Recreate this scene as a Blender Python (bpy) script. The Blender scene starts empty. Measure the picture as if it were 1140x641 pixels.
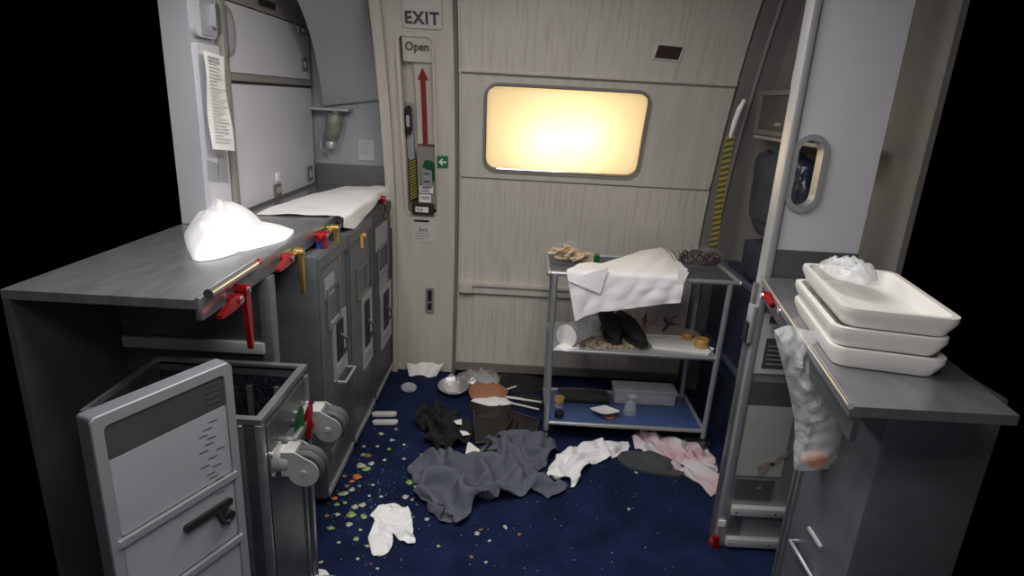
import bpy, bmesh, math, random
from mathutils import Vector, Matrix, noise
C = bpy.context.scene.collection
PI = math.pi
random.seed(7)

# ------------------------------------------------------------------ camera model (also used to read positions)
FPX = 673.0; TH = math.radians(17.2); RO = math.radians(3.15); EYE = Vector((0, 0, 1.52))
fw = Vector((0, math.cos(TH), -math.sin(TH))); up0 = Vector((0, math.sin(TH), math.cos(TH))); r0 = Vector((1, 0, 0))
RR = r0 * math.cos(RO) + up0 * math.sin(RO); UU = -r0 * math.sin(RO) + up0 * math.cos(RO)
def ray(px, py): return RR * ((px - 570) / FPX) - UU * ((py - 320.5) / FPX) + fw
def P(px, py, ax, val):
    d = ray(px, py); t = (val - EYE[ax]) / d[ax]
    return EYE + d * t
def F2(*pts, z=0.0): return [P(x, y, 2, z).xy for x, y in pts]
def Yw(z): return 3.2 - .18 * max(0, z - .5) ** 2
def wall_pt(x, z, d=0.0):
    s = .36 * max(0, z - .5); n = Vector((0, -1, -s)).normalized()
    return Vector((x, Yw(z), z)) + n * d

# ------------------------------------------------------------------ materials
def mat(name, col, rough=.5, metal=0., noise_amt=0., noise_scale=8., stretch=(1, 1, 1), col2=None, bump=0., bump_scale=60.,
        bstretch=(1, 1, 1), trans=0., alpha=1., spec=None, emit=None, estr=0., coat=0., lo=.35, hi=.65, sheen=0.):
    m = bpy.data.materials.new(name); m.use_nodes = True
    nt = m.node_tree; b = nt.nodes['Principled BSDF']
    b.inputs['Base Color'].default_value = (*col, 1); b.inputs['Roughness'].default_value = rough
    b.inputs['Metallic'].default_value = metal
    if trans: b.inputs['Transmission Weight'].default_value = trans
    if alpha < 1: b.inputs['Alpha'].default_value = alpha
    if spec is not None: b.inputs['Specular IOR Level'].default_value = spec
    if coat: b.inputs['Coat Weight'].default_value = coat
    if sheen: b.inputs['Sheen Weight'].default_value = sheen
    if emit: b.inputs['Emission Color'].default_value = (*emit, 1); b.inputs['Emission Strength'].default_value = estr
    tc = nt.nodes.new('ShaderNodeTexCoord')
    def chain(scale, st, detail=5):
        mp = nt.nodes.new('ShaderNodeMapping'); mp.inputs['Scale'].default_value = st
        nz = nt.nodes.new('ShaderNodeTexNoise'); nz.inputs['Scale'].default_value = scale; nz.inputs['Detail'].default_value = detail
        nt.links.new(tc.outputs['Object'], mp.inputs[0]); nt.links.new(mp.outputs[0], nz.inputs['Vector']); return nz
    if noise_amt:
        nz = chain(noise_scale, stretch); cr = nt.nodes.new('ShaderNodeValToRGB')
        c2 = col2 or tuple(c * (1 - noise_amt) for c in col)
        cr.color_ramp.elements[0].position = lo; cr.color_ramp.elements[1].position = hi
        cr.color_ramp.elements[0].color = (*c2, 1); cr.color_ramp.elements[1].color = (*col, 1)
        nt.links.new(nz.outputs[0], cr.inputs[0]); nt.links.new(cr.outputs[0], b.inputs['Base Color'])
    if bump:
        nz = chain(bump_scale, bstretch); bp = nt.nodes.new('ShaderNodeBump'); bp.inputs['Strength'].default_value = bump
        bp.inputs['Distance'].default_value = .01
        nt.links.new(nz.outputs[0], bp.inputs['Height']); nt.links.new(bp.outputs[0], b.inputs['Normal'])
    return m
M = {}
def carpet():
    m = mat('carpet', (.012, .022, .075), .95, bump=.5, bump_scale=300)
    nt = m.node_tree; b = nt.nodes['Principled BSDF']; b.inputs['Specular IOR Level'].default_value = .15
    tc = nt.nodes.new('ShaderNodeTexCoord'); ck = nt.nodes.new('ShaderNodeTexChecker'); ck.inputs['Scale'].default_value = 110
    ck.inputs['Color1'].default_value = (.0075, .014, .055, 1); ck.inputs['Color2'].default_value = (.012, .024, .085, 1)
    nz = nt.nodes.new('ShaderNodeTexNoise'); nz.inputs['Scale'].default_value = 7; nz.inputs['Detail'].default_value = 6
    cr = nt.nodes.new('ShaderNodeValToRGB'); cr.color_ramp.elements[0].position = .35; cr.color_ramp.elements[1].position = .7
    cr.color_ramp.elements[0].color = (.55, .55, .55, 1); cr.color_ramp.elements[1].color = (1.15, 1.1, 1.05, 1)
    mx = nt.nodes.new('ShaderNodeMix'); mx.data_type = 'RGBA'; mx.blend_type = 'MULTIPLY'; mx.inputs[0].default_value = 1
    nt.links.new(tc.outputs['Object'], ck.inputs['Vector']); nt.links.new(tc.outputs['Object'], nz.inputs['Vector'])
    nt.links.new(nz.outputs[0], cr.inputs[0]); nt.links.new(ck.outputs[0], mx.inputs[6]); nt.links.new(cr.outputs[0], mx.inputs[7])
    nt.links.new(mx.outputs[2], b.inputs['Base Color'])
    return m
M['carpet'] = carpet()
M['liner'] = mat('door_liner', (.57, .545, .50), .55, noise_amt=.12, noise_scale=3, stretch=(9, 1, .8), col2=(.50, .475, .43), bump=.05, bump_scale=260)
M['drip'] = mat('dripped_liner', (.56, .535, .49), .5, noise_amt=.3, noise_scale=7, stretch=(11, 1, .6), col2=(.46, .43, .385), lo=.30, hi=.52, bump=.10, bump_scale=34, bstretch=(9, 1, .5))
M['frame'] = mat('frame_cream', (.56, .53, .47), .5, noise_amt=.1, noise_scale=4, stretch=(6, 1, .6))
M['seam'] = mat('seam_grey', (.16, .15, .135), .7)
M['panel'] = mat('galley_laminate', (.60, .60, .65), .36, noise_amt=.05, noise_scale=2)
M['panel_side'] = mat('grey_liner', (.40, .41, .435), .5, noise_amt=.06, noise_scale=3)
M['trimgrey'] = mat('grey_trim', (.30, .29, .27), .45, metal=.3)
M['darkliner'] = mat('dark_grey_liner', (.165, .158, .15), .6, noise_amt=.2, noise_scale=3)
M['steel'] = mat('steel', (.33, .34, .35), .34, metal=.75, noise_amt=.25, noise_scale=5, stretch=(1, 1, 6), bump=.04, bump_scale=90, bstretch=(1, 1, 12))
M['darksteel'] = mat('dark_steel', (.13, .14, .15), .42, metal=.6, noise_amt=.35, noise_scale=6, stretch=(1, 1, 3), bump=.05, bump_scale=70)
M['cart'] = mat('cart_grey', (.17, .182, .20), .42, metal=.45, noise_amt=.22, noise_scale=7, stretch=(1, 1, 2))
M['cartdark'] = mat('cart_dark', (.10, .105, .11), .5, metal=.4, noise_amt=.2, noise_scale=6)
M['wet'] = mat('wet_steel', (.10, .12, .14), .18, metal=.6, noise_amt=.9, noise_scale=75, col2=(.03, .035, .045), lo=.5, hi=.72, bump=.35, bump_scale=80)
M['alu'] = mat('aluminium', (.50, .51, .53), .38, metal=.55, bump=.02, bump_scale=120)
M['chrome'] = mat('chrome', (.8, .8, .82), .15, metal=.95)
M['top'] = mat('worktop_steel', (.34, .34, .36), .25, metal=.7, noise_amt=.2, noise_scale=9, stretch=(4, 1, 1), bump=.03, bump_scale=80)
M['red'] = mat('red_anodised', (.40, .008, .013), .25, metal=.5, coat=.6, bump=.15, bump_scale=60)
M['reds'] = mat('red_print', (.22, .015, .015), .5)
M['gold'] = mat('gold_anodised', (.55, .38, .12), .28, metal=.8)
M['blueplastic'] = mat('blue_plastic', (.03, .05, .25), .35)
M['white'] = mat('white_plastic', (.78, .78, .77), .4)
M['offwhite'] = mat('tray_plastic', (.70, .69, .66), .35, noise_amt=.06)
M['cloth'] = mat('white_linen', (.82, .82, .83), .9, bump=.15, bump_scale=60, sheen=.2)
M['paper'] = mat('paper', (.80, .80, .78), .8)
M['print'] = mat('grey_print', (.34, .34, .36), .8)
M['black'] = mat('black', (.012, .012, .013), .6)
M['blackcloth'] = mat('black_cloth', (.010, .010, .012), .9, bump=.5, bump_scale=35)
M['brownstuff'] = mat('dark_brown_leather', (.017, .012, .010), .55, noise_amt=.4, noise_scale=25)
M['jacket'] = mat('grey_wool', (.105, .118, .15), .95, noise_amt=.15, noise_scale=9, bump=.12, bump_scale=60)
M['pink'] = mat('pink_stained_cloth', (.62, .60, .62), .9, noise_amt=.5, noise_scale=7, col2=(.60, .33, .38), bump=.3, bump_scale=40)
M['sole'] = mat('grey_felt', (.055, .058, .066), .9, bump=.3, bump_scale=90)
M['ink'] = mat('ink', (.06, .055, .06), .6)
M['green'] = mat('sign_green', (.01, .17, .07), .5)
M['greenlever'] = mat('green_lever', (.008, .085, .03), .35)
M['signwhite'] = mat('sign_white', (.55, .54, .52), .5)
M['brownbox'] = mat('brown_smoked', (.045, .028, .022), .35)
M['bluewall'] = mat('navy_panel', (.022, .032, .065), .5, noise_amt=.3, noise_scale=5)
M['bluetrim'] = mat('navy_trim', (.07, .085, .13), .45)
M['shelfblue'] = mat('shelf_blue', (.055, .10, .25), .35, noise_amt=.2, noise_scale=6)
M['shelfgrey'] = mat('shelf_grey', (.07, .073, .095), .6, noise_amt=.2, noise_scale=8)
M['tube'] = mat('trolley_tube', (.42, .43, .45), .35, metal=.6)
M['wheel'] = mat('wheel_rubber', (.055, .055, .058), .6)
M['wheelgrey'] = mat('castor_grey', (.34, .34, .33), .45, noise_amt=.35, noise_scale=12)
M['yellow'] = mat('yellow_strap', (.34, .30, .06), .8)
M['webbing'] = mat('dark_webbing', (.10, .09, .03), .85)
M['clear'] = mat('clear_plastic', (.9, .92, .93), .12, alpha=.22, spec=.8)
M['film'] = mat('plastic_film', (.82, .84, .86), .16, alpha=.40, spec=1., bump=1., bump_scale=30)
M['bagfilm'] = mat('blue_bag_film', (.014, .022, .045), .3, noise_amt=.5, noise_scale=6, col2=(.006, .010, .022), bump=1., bump_scale=10, coat=.1)
M['darkcloth'] = mat('navy_textile', (.015, .02, .036), .85, bump=.4, bump_scale=30)
M['bread'] = mat('pale_pastry', (.62, .47, .31), .7, noise_amt=.4, noise_scale=40)
M['grape'] = mat('dark_red_fruit', (.045, .010, .010), .35, noise_amt=.7, noise_scale=60, coat=.2)
M['caramel'] = mat('amber_cap', (.55, .33, .11), .35, metal=.2)
M['foil'] = mat('foil', (.55, .55, .54), .3, metal=.7, bump=1., bump_scale=40)
M['foilgold'] = mat('patterned_wrapper', (.45, .38, .28), .4, noise_amt=.8, noise_scale=60, col2=(.08, .06, .05))
M['rust'] = mat('orange_leather', (.34, .15, .075), .6)
M['greyplastic'] = mat('grey_plastic', (.33, .34, .37), .45)
M['bottle'] = mat('olive_grey_bottle', (.27, .275, .24), .3, noise_amt=.5, noise_scale=20)
M['doorgrey'] = mat('moulded_grey', (.36, .37, .40), .42, noise_amt=.12, noise_scale=4)
M['lettuce'] = mat('lettuce', (.38, .46, .20), .6, noise_amt=.5, noise_scale=60, col2=(.15, .26, .06))
M['onion'] = mat('pale_vegetable', (.52, .54, .45), .5, noise_amt=.35, noise_scale=70)
M['carrot'] = mat('orange_vegetable', (.55, .16, .04), .5)
M['brownfood'] = mat('brown_crumb', (.22, .13, .05), .8)
M['stainwall'] = mat('bay_wall', (.36, .37, .36), .35, metal=.3, noise_amt=.35, noise_scale=4, stretch=(1, 1, 1), lo=.3, hi=.7)
M['baypanel'] = mat('stained_plate', (.50, .51, .48), .4, metal=.2, noise_amt=.7, noise_scale=9, stretch=(1, 1, 1), col2=(.27, .17, .10), lo=.28, hi=.36)
M['stain'] = mat('brown_food_stain', (.36, .31, .265), .6, noise_amt=.4, noise_scale=60)
M['bayplate'] = mat('dull_plate', (.16, .165, .165), .4, metal=.5)
M['rail'] = mat('grey_rail', (.42, .43, .43), .35)
M['redcap'] = mat('red_cap', (.25, .02, .02), .4)
M['boxgrey'] = mat('stowage_grey', (.075, .075, .072), .5, noise_amt=.2)
def shade_mat():
    m = bpy.data.materials.new('cream_blind'); m.use_nodes = True; nt = m.node_tree
    nt.nodes.remove(nt.nodes['Principled BSDF']); o = nt.nodes['Material Output']
    t = nt.nodes.new('ShaderNodeBsdfTranslucent'); d = nt.nodes.new('ShaderNodeBsdfDiffuse'); mx = nt.nodes.new('ShaderNodeMixShader')
    t.inputs[0].default_value = (.93, .80, .58, 1); d.inputs[0].default_value = (.62, .54, .42, 1); mx.inputs[0].default_value = .45
    nt.links.new(t.outputs[0], mx.inputs[1]); nt.links.new(d.outputs[0], mx.inputs[2]); nt.links.new(mx.outputs[0], o.inputs[0])
    return m
M['blind'] = shade_mat()

# ------------------------------------------------------------------ mesh helpers
def box(bm, x0, x1, y0, y1, z0, z1, bev=0.):
    g = bmesh.ops.create_cube(bm, size=1)
    vs = g['verts']
    for v in vs: v.co = Vector(((x0 + x1) / 2 + v.co.x * (x1 - x0), (y0 + y1) / 2 + v.co.y * (y1 - y0), (z0 + z1) / 2 + v.co.z * (z1 - z0)))
    if bev:
        es = list({e for v in vs for e in v.link_edges})
        bmesh.ops.bevel(bm, geom=es, offset=bev, segments=2, affect='EDGES', profile=.6)
def cyl(bm, a, b, ra, rb=None, seg=16, cap=True):
    a = Vector(a); b = Vector(b); rb = ra if rb is None else rb
    d = (b - a); q = d.to_track_quat('Z', 'Y').to_matrix()
    A = []; B = []
    for i in range(seg):
        t = 2 * PI * i / seg; o = q @ Vector((math.cos(t), math.sin(t), 0))
        A.append(bm.verts.new(a + o * ra)); B.append(bm.verts.new(b + o * rb))
    for i in range(seg): bm.faces.new((A[i], A[(i + 1) % seg], B[(i + 1) % seg], B[i]))
    if cap: bm.faces.new(A[::-1]); bm.faces.new(B)
def tube(bm, pts, r, seg=10, closed=False):
    pts = [Vector(p) for p in pts]; n = len(pts); rings = []
    for i, p in enumerate(pts):
        if closed: d = pts[(i + 1) % n] - pts[i - 1]
        else: d = pts[min(i + 1, n - 1)] - pts[max(i - 1, 0)]
        q = d.to_track_quat('Z', 'Y').to_matrix()
        rr = r[i] if isinstance(r, (list, tuple)) else r
        rings.append([bm.verts.new(p + q @ Vector((math.cos(2 * PI * k / seg) * rr, math.sin(2 * PI * k / seg) * rr, 0))) for k in range(seg)])
    for i in range(n if closed else n - 1):
        A = rings[i]; B = rings[(i + 1) % n]
        for k in range(seg): bm.faces.new((A[k], A[(k + 1) % seg], B[(k + 1) % seg], B[k]))
    if not closed: bm.faces.new(rings[0][::-1]); bm.faces.new(rings[-1])
def lathe(bm, prof, origin, axis=(0, 0, 1), seg=24, sx=1., sy=1.):
    q = Vector(axis).to_track_quat('Z', 'Y').to_matrix(); o = Vector(origin); rings = []
    for r, h in prof:
        rings.append([bm.verts.new(o + q @ Vector((math.cos(2 * PI * k / seg) * r * sx, math.sin(2 * PI * k / seg) * r * sy, h))) for k in range(seg)])
    for A, B in zip(rings, rings[1:]):
        for k in range(seg): bm.faces.new((A[k], A[(k + 1) % seg], B[(k + 1) % seg], B[k]))
    return rings
def prism(bm, poly, fn, d0, d1):
    """poly in (u,v); fn(u,v,d)->point; closed slab between depths d0 and d1"""
    A = [bm.verts.new(fn(u, v, d0)) for u, v in poly]; B = [bm.verts.new(fn(u, v, d1)) for u, v in poly]
    bm.faces.new(A[::-1]); bm.faces.new(B); n = len(poly)
    for i in range(n): bm.faces.new((A[i], A[(i + 1) % n], B[(i + 1) % n], B[i]))
def rrect(x0, x1, y0, y1, r, n=5):
    o = []
    for cx, cy, a0 in ((x1 - r, y1 - r, 0), (x0 + r, y1 - r, 90), (x0 + r, y0 + r, 180), (x1 - r, y0 + r, 270)):
        for i in range(n + 1):
            a = math.radians(a0 + 90 * i / n); o.append((cx + r * math.cos(a), cy + r * math.sin(a)))
    return o
def ring(bm, outer, inner, fn, d0, d1):
    n = len(outer)
    L = [[bm.verts.new(fn(u, v, d)) for u, v in poly] for poly, d in ((outer, d0), (outer, d1), (inner, d1), (inner, d0))]
    for k in range(4):
        A = L[k]; B = L[(k + 1) % 4]
        for i in range(n): bm.faces.new((A[i], A[(i + 1) % n], B[(i + 1) % n], B[i]))
def slab_grid(bm, x0, x1, z0, z1, d0, d1, fn, nx=2, nz=8):
    V = {}
    for i in range(nx + 1):
        for j in range(nz + 1):
            x = x0 + (x1 - x0) * i / nx; z = z0 + (z1 - z0) * j / nz
            for k, d in enumerate((d0, d1)): V[i, j, k] = bm.verts.new(fn(x, z, d))
    for i in range(nx):
        for j in range(nz):
            for k in (0, 1):
                f = [V[i, j, k], V[i + 1, j, k], V[i + 1, j + 1, k], V[i, j + 1, k]]
                bm.faces.new(f if k else f[::-1])
    for i in range(nx):
        for j in (0, nz): bm.faces.new((V[i, j, 0], V[i + 1, j, 0], V[i + 1, j, 1], V[i, j, 1]))
    for j in range(nz):
        for i in (0, nx): bm.faces.new((V[i, j, 0], V[i, j + 1, 0], V[i, j + 1, 1], V[i, j, 1]))
def smooth_poly(pts, per=6, cut=.5):
    n = len(pts); o = []
    for i in range(n):
        p0, p1, p2, p3 = (Vector(pts[(i + k) % n]) for k in (-1, 0, 1, 2))
        for s in range(per):
            t = s / per
            o.append((.5 * ((2 * p1) + (p2 - p0) * t + (2 * p0 - 5 * p1 + 4 * p2 - p3) * t * t + (3 * p1 - p0 - 3 * p2 + p3) * t ** 3)).lerp(p1.lerp(p2, t), cut))
    return o
def tri(x): return abs((x % 1.) * 2 - 1)
def lump(bm, pts, H, z0=0.002, folds=26., fdir=(1, .3), amp=.5, seed=0, rings=16, per=5, edge=.006, prof=3., sharp=False, tilt=None):
    """crumpled cloth or heap on a horizontal surface, outline pts"""
    poly = [Vector(p) for p in pts] if sharp else smooth_poly(pts, per)
    if sharp:
        q = []
        for i in range(len(poly)):
            for s in range(per): q.append(poly[i].lerp(poly[(i + 1) % len(poly)], s / per))
        poly = q
    c = sum(poly, Vector((0, 0))) / len(poly); fd = Vector(fdir).normalized(); R = []
    for r in range(1, rings + 1):
        s = r / rings; row = []
        for p in poly:
            q = c + (p - c) * s
            w = noise.noise(Vector((q.x * 6, q.y * 6, seed)))
            f = 1 - abs(math.sin(q.dot(fd) * folds + 4.5 * w + seed))
            f2 = noise.noise(Vector((q.x * 14, q.y * 14, seed + 9))) * .5 + .5
            w3 = noise.noise(Vector((q.x * 9 + 3 * w, q.y * 9 - 2 * w, seed + 31)))
            f3 = max(0., 1 - 3.2 * abs(w3)) ** 2
            k1 = folds / 2.6; pd = Vector((-fd.y, fd.x)); dg = (fd * .8 + pd * .9)
            t1 = tri(q.dot(fd) * k1 + 1.5 * w + seed * .37); t2 = tri(q.dot(dg) * k1 * 1.35 + 1.1 * w3 + .3); t3 = tri(q.dot(pd) * k1 * .8 + 1.4 * w + .7)
            cr = .5 * t1 + .3 * t2 + .2 * t3
            h = edge * (.3 + .7 * cr) + H * (1 - s ** prof) * (1 - amp + amp * (cr * 1.25 + .12 * f3))
            if tilt: h *= max(.15, 1 + tilt[0] * (q.x - c.x) + tilt[1] * (q.y - c.y))
            row.append(bm.verts.new((q.x, q.y, z0 + h)))
        R.append(row)
    cv = bm.verts.new((c.x, c.y, z0 + sum(v.co.z - z0 for v in R[0]) / len(poly))); n = len(poly)
    for k in range(n):
        bm.faces.new((cv, R[0][k], R[0][(k + 1) % n]))
        for A, B in zip(R, R[1:]): bm.faces.new((A[k], B[k], B[(k + 1) % n], A[(k + 1) % n]))
    bot = [bm.verts.new((v.co.x, v.co.y, z0)) for v in R[-1]]
    for k in range(n): bm.faces.new((R[-1][k], bot[k], bot[(k + 1) % n], R[-1][(k + 1) % n]))
    bm.faces.new(bot[::-1])

def obj(name, bm, m, parent=None, smooth=False, label=None, kind=None):
    me = bpy.data.meshes.new(name)
    bmesh.ops.remove_doubles(bm, verts=bm.verts, dist=1e-6)
    bmesh.ops.recalc_face_normals(bm, faces=bm.faces)
    bm.to_mesh(me); bm.free()
    if smooth:
        for p in me.polygons: p.use_smooth = True
        try: me.set_sharp_from_angle(angle=math.radians(38 if smooth is True else smooth))
        except Exception: pass
    o = bpy.data.objects.new(name, me); C.objects.link(o)
    for mm in (m if isinstance(m, list) else [m]): me.materials.append(M[mm])
    if parent: o.parent = parent
    if label: o['label'] = label
    if kind: o['kind'] = kind
    return o
def B(): return bmesh.new()
def tag(o, label, cat, group=None, kind=None):
    o['label'] = label; o['category'] = cat
    if group: o['group'] = group
    if kind: o['kind'] = kind
    return o
def thing(name, label, cat, group=None):
    o = bpy.data.objects.new(name, None); o.empty_display_size = .05; C.objects.link(o); return tag(o, label, cat, group)
def struct(o): o['kind'] = 'structure'; return o
def sroot(name):
    o = bpy.data.objects.new(name, None); o.empty_display_size = .05; C.objects.link(o); o['kind'] = 'structure'; return o
def settle(root):
    """put the origin at the base of a thing that was built in place"""
    fam = [root] + list(root.children_recursive); ms = [o for o in fam if o.type == 'MESH']
    pts = [v.co for o in ms for v in o.data.vertices]
    if not pts: return root
    L = Vector(((min(p.x for p in pts) + max(p.x for p in pts)) / 2, (min(p.y for p in pts) + max(p.y for p in pts)) / 2, min(p.z for p in pts)))
    for o in ms: o.data.transform(Matrix.Translation(-L))
    root.location = L
    return root
def copy_tree(o, parent=None):
    c = o.copy(); C.objects.link(c); c.parent = parent
    for ch in o.children: copy_tree(ch, c)
    return c
def text(body, size, fn, m, name, parent, bold=0.0, d=.0015, align='CENTER'):
    cu = bpy.data.curves.new(name, 'FONT'); cu.body = body; cu.size = size; cu.align_x = align; cu.align_y = 'CENTER'; cu.offset = bold; cu.space_character = 1.16 if bold > .001 else 1.
    cu.extrude = .0004; cu.resolution_u = 3
    t = bpy.data.objects.new(name, cu); C.objects.link(t); bpy.context.view_layer.update()
    me = bpy.data.meshes.new_from_object(t.evaluated_get(bpy.context.evaluated_depsgraph_get()))
    bpy.data.objects.remove(t)
    for v in me.vertices: v.co = fn(v.co.x, v.co.y, d + v.co.z)
    me.materials.clear(); me.materials.append(M[m])
    o = bpy.data.objects.new(name, me); C.objects.link(o)
    if parent: o.parent = parent
    return o

# ------------------------------------------------------------------ loose cloth: a ruffled sheet is dropped on the floor and settled by the cloth solver
from mathutils.geometry import delaunay_2d_cdt
def inside(p, poly):
    hit = False
    for i in range(len(poly)):
        a, b = poly[i], poly[i - 1]
        if (a.y > p.y) != (b.y > p.y) and p.x < (b.x - a.x) * (p.y - a.y) / (b.y - a.y) + a.x: hit = not hit
    return hit
def ruffled_sheet(name, px, sp, A, wl, ang, seed, z0=.01):
    poly = F2(*px); cc = sum(poly, Vector((0, 0))) / len(poly); poly = [cc + (p - cc) * 1.04 for p in poly]
    pts = []
    for i in range(len(poly)):
        a, b = poly[i], poly[(i + 1) % len(poly)]; k = max(1, int((b - a).length / sp))
        for j in range(k): pts.append(a.lerp(b, j / k))
    m = len(pts); edges = [(i, (i + 1) % m) for i in range(m)]
    xs = [p.x for p in poly]; ys = [p.y for p in poly]; y = min(ys); r = 0
    while y < max(ys):
        x = min(xs) + (sp / 2 if r % 2 else 0)
        while x < max(xs):
            p = Vector((x, y))
            if inside(p, poly) and min((p - q).length for q in pts[:m]) > sp * .6:
                pts.append(p + Vector((noise.noise(Vector((x * 90, y * 90, 1))), noise.noise(Vector((x * 90, y * 90, 5))))) * sp * .2)
            x += sp
        y += sp * .87; r += 1
    v, e, f, *rest = delaunay_2d_cdt(pts, edges, [list(range(m))], 1, 1e-6)
    d = Vector((math.cos(ang), math.sin(ang))); d2 = Vector((-d.y, d.x)); co = []
    for p in v:
        w = noise.noise(Vector((p.x * 5, p.y * 5, seed))); w2 = noise.noise(Vector((p.x * 9, p.y * 9, seed + 4)))
        z = .5 + .5 * math.sin(2 * PI * (p.dot(d) / wl + 1.1 * w)); z2 = .5 + .5 * math.sin(2 * PI * (p.dot(d2) / (wl * 1.5) + .9 * w2))
        co.append((p.x, p.y, z0 + A * (.7 * z + .5 * z2)))
    me = bpy.data.meshes.new(name); me.from_pydata(co, [], f); o = bpy.data.objects.new(name, me); C.objects.link(o); return o
def settled_cloth(name, m, label, cat, px, sp, A, wl, ang, seed, frames, bend, thick=.0025, over=None):
    fl = bpy.data.meshes.new('ground'); fl.from_pydata([(-2, 0, 0), (2, 0, 0), (2, 4, 0), (-2, 4, 0)], [], [(0, 1, 2, 3)])
    fo = bpy.data.objects.new('ground', fl); C.objects.link(fo); fo.modifiers.new('collide', 'COLLISION'); fo.collision.thickness_outer = .003; fo.collision.cloth_friction = 60
    if over:
        bpy.context.view_layer.update()
        over.modifiers.new('collide', 'COLLISION'); over.collision.thickness_outer = .003; over.collision.cloth_friction = 60
    o = ruffled_sheet(name, px, sp, A, wl, ang, seed, .105 if over else .01); md = o.modifiers.new('cloth', 'CLOTH'); q = md.settings
    q.quality = 6; q.mass = .25; q.tension_stiffness = 20; q.compression_stiffness = 20; q.shear_stiffness = 8; q.bending_stiffness = bend; q.air_damping = 2
    cs = md.collision_settings; cs.use_collision = True; cs.distance_min = .004; cs.collision_quality = 4; cs.use_self_collision = True; cs.self_distance_min = .004; cs.self_friction = 8
    md.point_cache.frame_start = 1; md.point_cache.frame_end = frames
    for fr in range(1, frames + 1): bpy.context.scene.frame_set(fr)
    sb = o.modifiers.new('smooth', 'SUBSURF'); sb.levels = 1; so = o.modifiers.new('thickness', 'SOLIDIFY'); so.thickness = thick; so.offset = 0
    me = bpy.data.meshes.new_from_object(o.evaluated_get(bpy.context.evaluated_depsgraph_get()))
    o.modifiers.clear(); bpy.data.objects.remove(fo)
    if over: over.modifiers.clear()
    o.data = me; me.name = name; me.materials.clear(); me.materials.append(M[m])
    for p in me.polygons: p.use_smooth = True
    me.transform(Matrix.Translation((0, 0, .0008 - min(v.co.z for v in me.vertices))))
    bpy.context.scene.frame_set(1)
    return settle(tag(o, label, cat))
jk = settled_cloth('grey_jacket', 'jacket', 'crumpled grey cloth jacket lying across the blue carpet', 'jacket',
    [(456,522),(466,513),(490,509),(507,507),(522,512),(540,493),(560,488),(590,485),(612,492),(624,502),(612,514),(603,526),(600,535),(628,537),(634,544),(610,554),(588,551),(560,558),(530,566),(524,576),(506,584),(478,580),(474,568),(462,548)], .012, .075, .13, 1.2, 3, 45, .6, .004)
settled_cloth('white_shirt', 'cloth', 'white cloth sleeve sticking out of the grey jacket', 'cloth',
    [(607,538),(611,522),(622,507),(641,499),(668,494),(699,493),(698,507),(672,514),(655,519),(641,545),(634,536),(620,538)], .010, .04, .08, 2.2, 5, 40, .3)
settled_cloth('stained_cloth', 'pink', 'white cloth stained pink lying at the foot of the trolley', 'cloth',
    [(699,488),(706,481),(745,488),(785,500),(801,520),(800,545),(793,553),(780,538),(762,531),(742,520),(724,508),(708,500)], .011, .05, .09, .6, 8, 40, .15)
settled_cloth('table_napkin', 'cloth', 'small white two-lobed cloth on the carpet among the food scraps', 'cloth',
    [(411,572),(420,561),(438,559),(457,558),(461,578),(460,597),(452,608),(444,606),(439,590),(436,606),(426,612),(414,613),(412,592),(418,578)], .009, .02, .08, 1.0, 11, 32, .6)
settled_cloth('black_bundle', 'blackcloth', 'black crumpled textile heap on the carpet left of the tray', 'textile',
    [(460,470),(470,458),(490,455),(508,465),(520,475),(526,495),(514,505),(495,507),(482,500),(474,486),(464,482)], .012, .09, .09, .4, 15, 40, .15, .005)

# ================================================================== SETTING
bm = B(); slab_grid(bm, -1.2, 1.22, -.3, 3.35, 0, -.03, lambda x, y, d: Vector((x, y, d)), 2, 2)
struct(obj('floor', bm, 'carpet'))
bm = B(); box(bm, -1.5, 1.4, -.6, 2.95, 2.10, 2.13); struct(obj('ceiling', bm, 'white'))
bm = B(); box(bm, -1.5, 1.4, -.66, -.6, 0, 2.13); struct(obj('wall_rear', bm, 'panel'))

# back wall: the fixed strip with the door handle recess, left of the door
HX0, HX1 = -.635, -.315      # strip
RX0, RX1, RZ0, RZ1 = -.572, -.418, .925, 1.775   # recess
bm = B()
for a, b, c_, d_ in ((HX0, RX0, 0, 2.1), (RX1, HX1, 0, 2.1), (RX0, RX1, 0, RZ0), (RX0, RX1, RZ1, 2.1)):
    slab_grid(bm, a, b, c_, d_, 0, -.02, wall_pt, 1, 14)
slab_grid(bm, RX0, RX1, RZ0, RZ1, -.055, -.07, wall_pt, 1, 10)
for a in (RX0, RX1): slab_grid(bm, a - .002, a + .002, RZ0, RZ1, 0, -.07, wall_pt, 1, 10)
for a in (RZ0, RZ1): slab_grid(bm, RX0, RX1, a - .002, a + .002, 0, -.07, wall_pt, 1, 1)
struct(obj('wall_back', bm, 'frame', smooth=True))
def rib(name, x0, x1, d, m, z0=0, z1=2.08, dep=0):
    bm = B(); slab_grid(bm, x0, x1, z0, z1, dep, d, wall_pt, 1, 16); return struct(obj(name, bm, m, smooth=True))
rib('trim_1', -.678, -.632, .035, 'frame')       # raised frame at the left of the strip
rib('trim_2', -.322, -.302, .006, 'seam')
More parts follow.
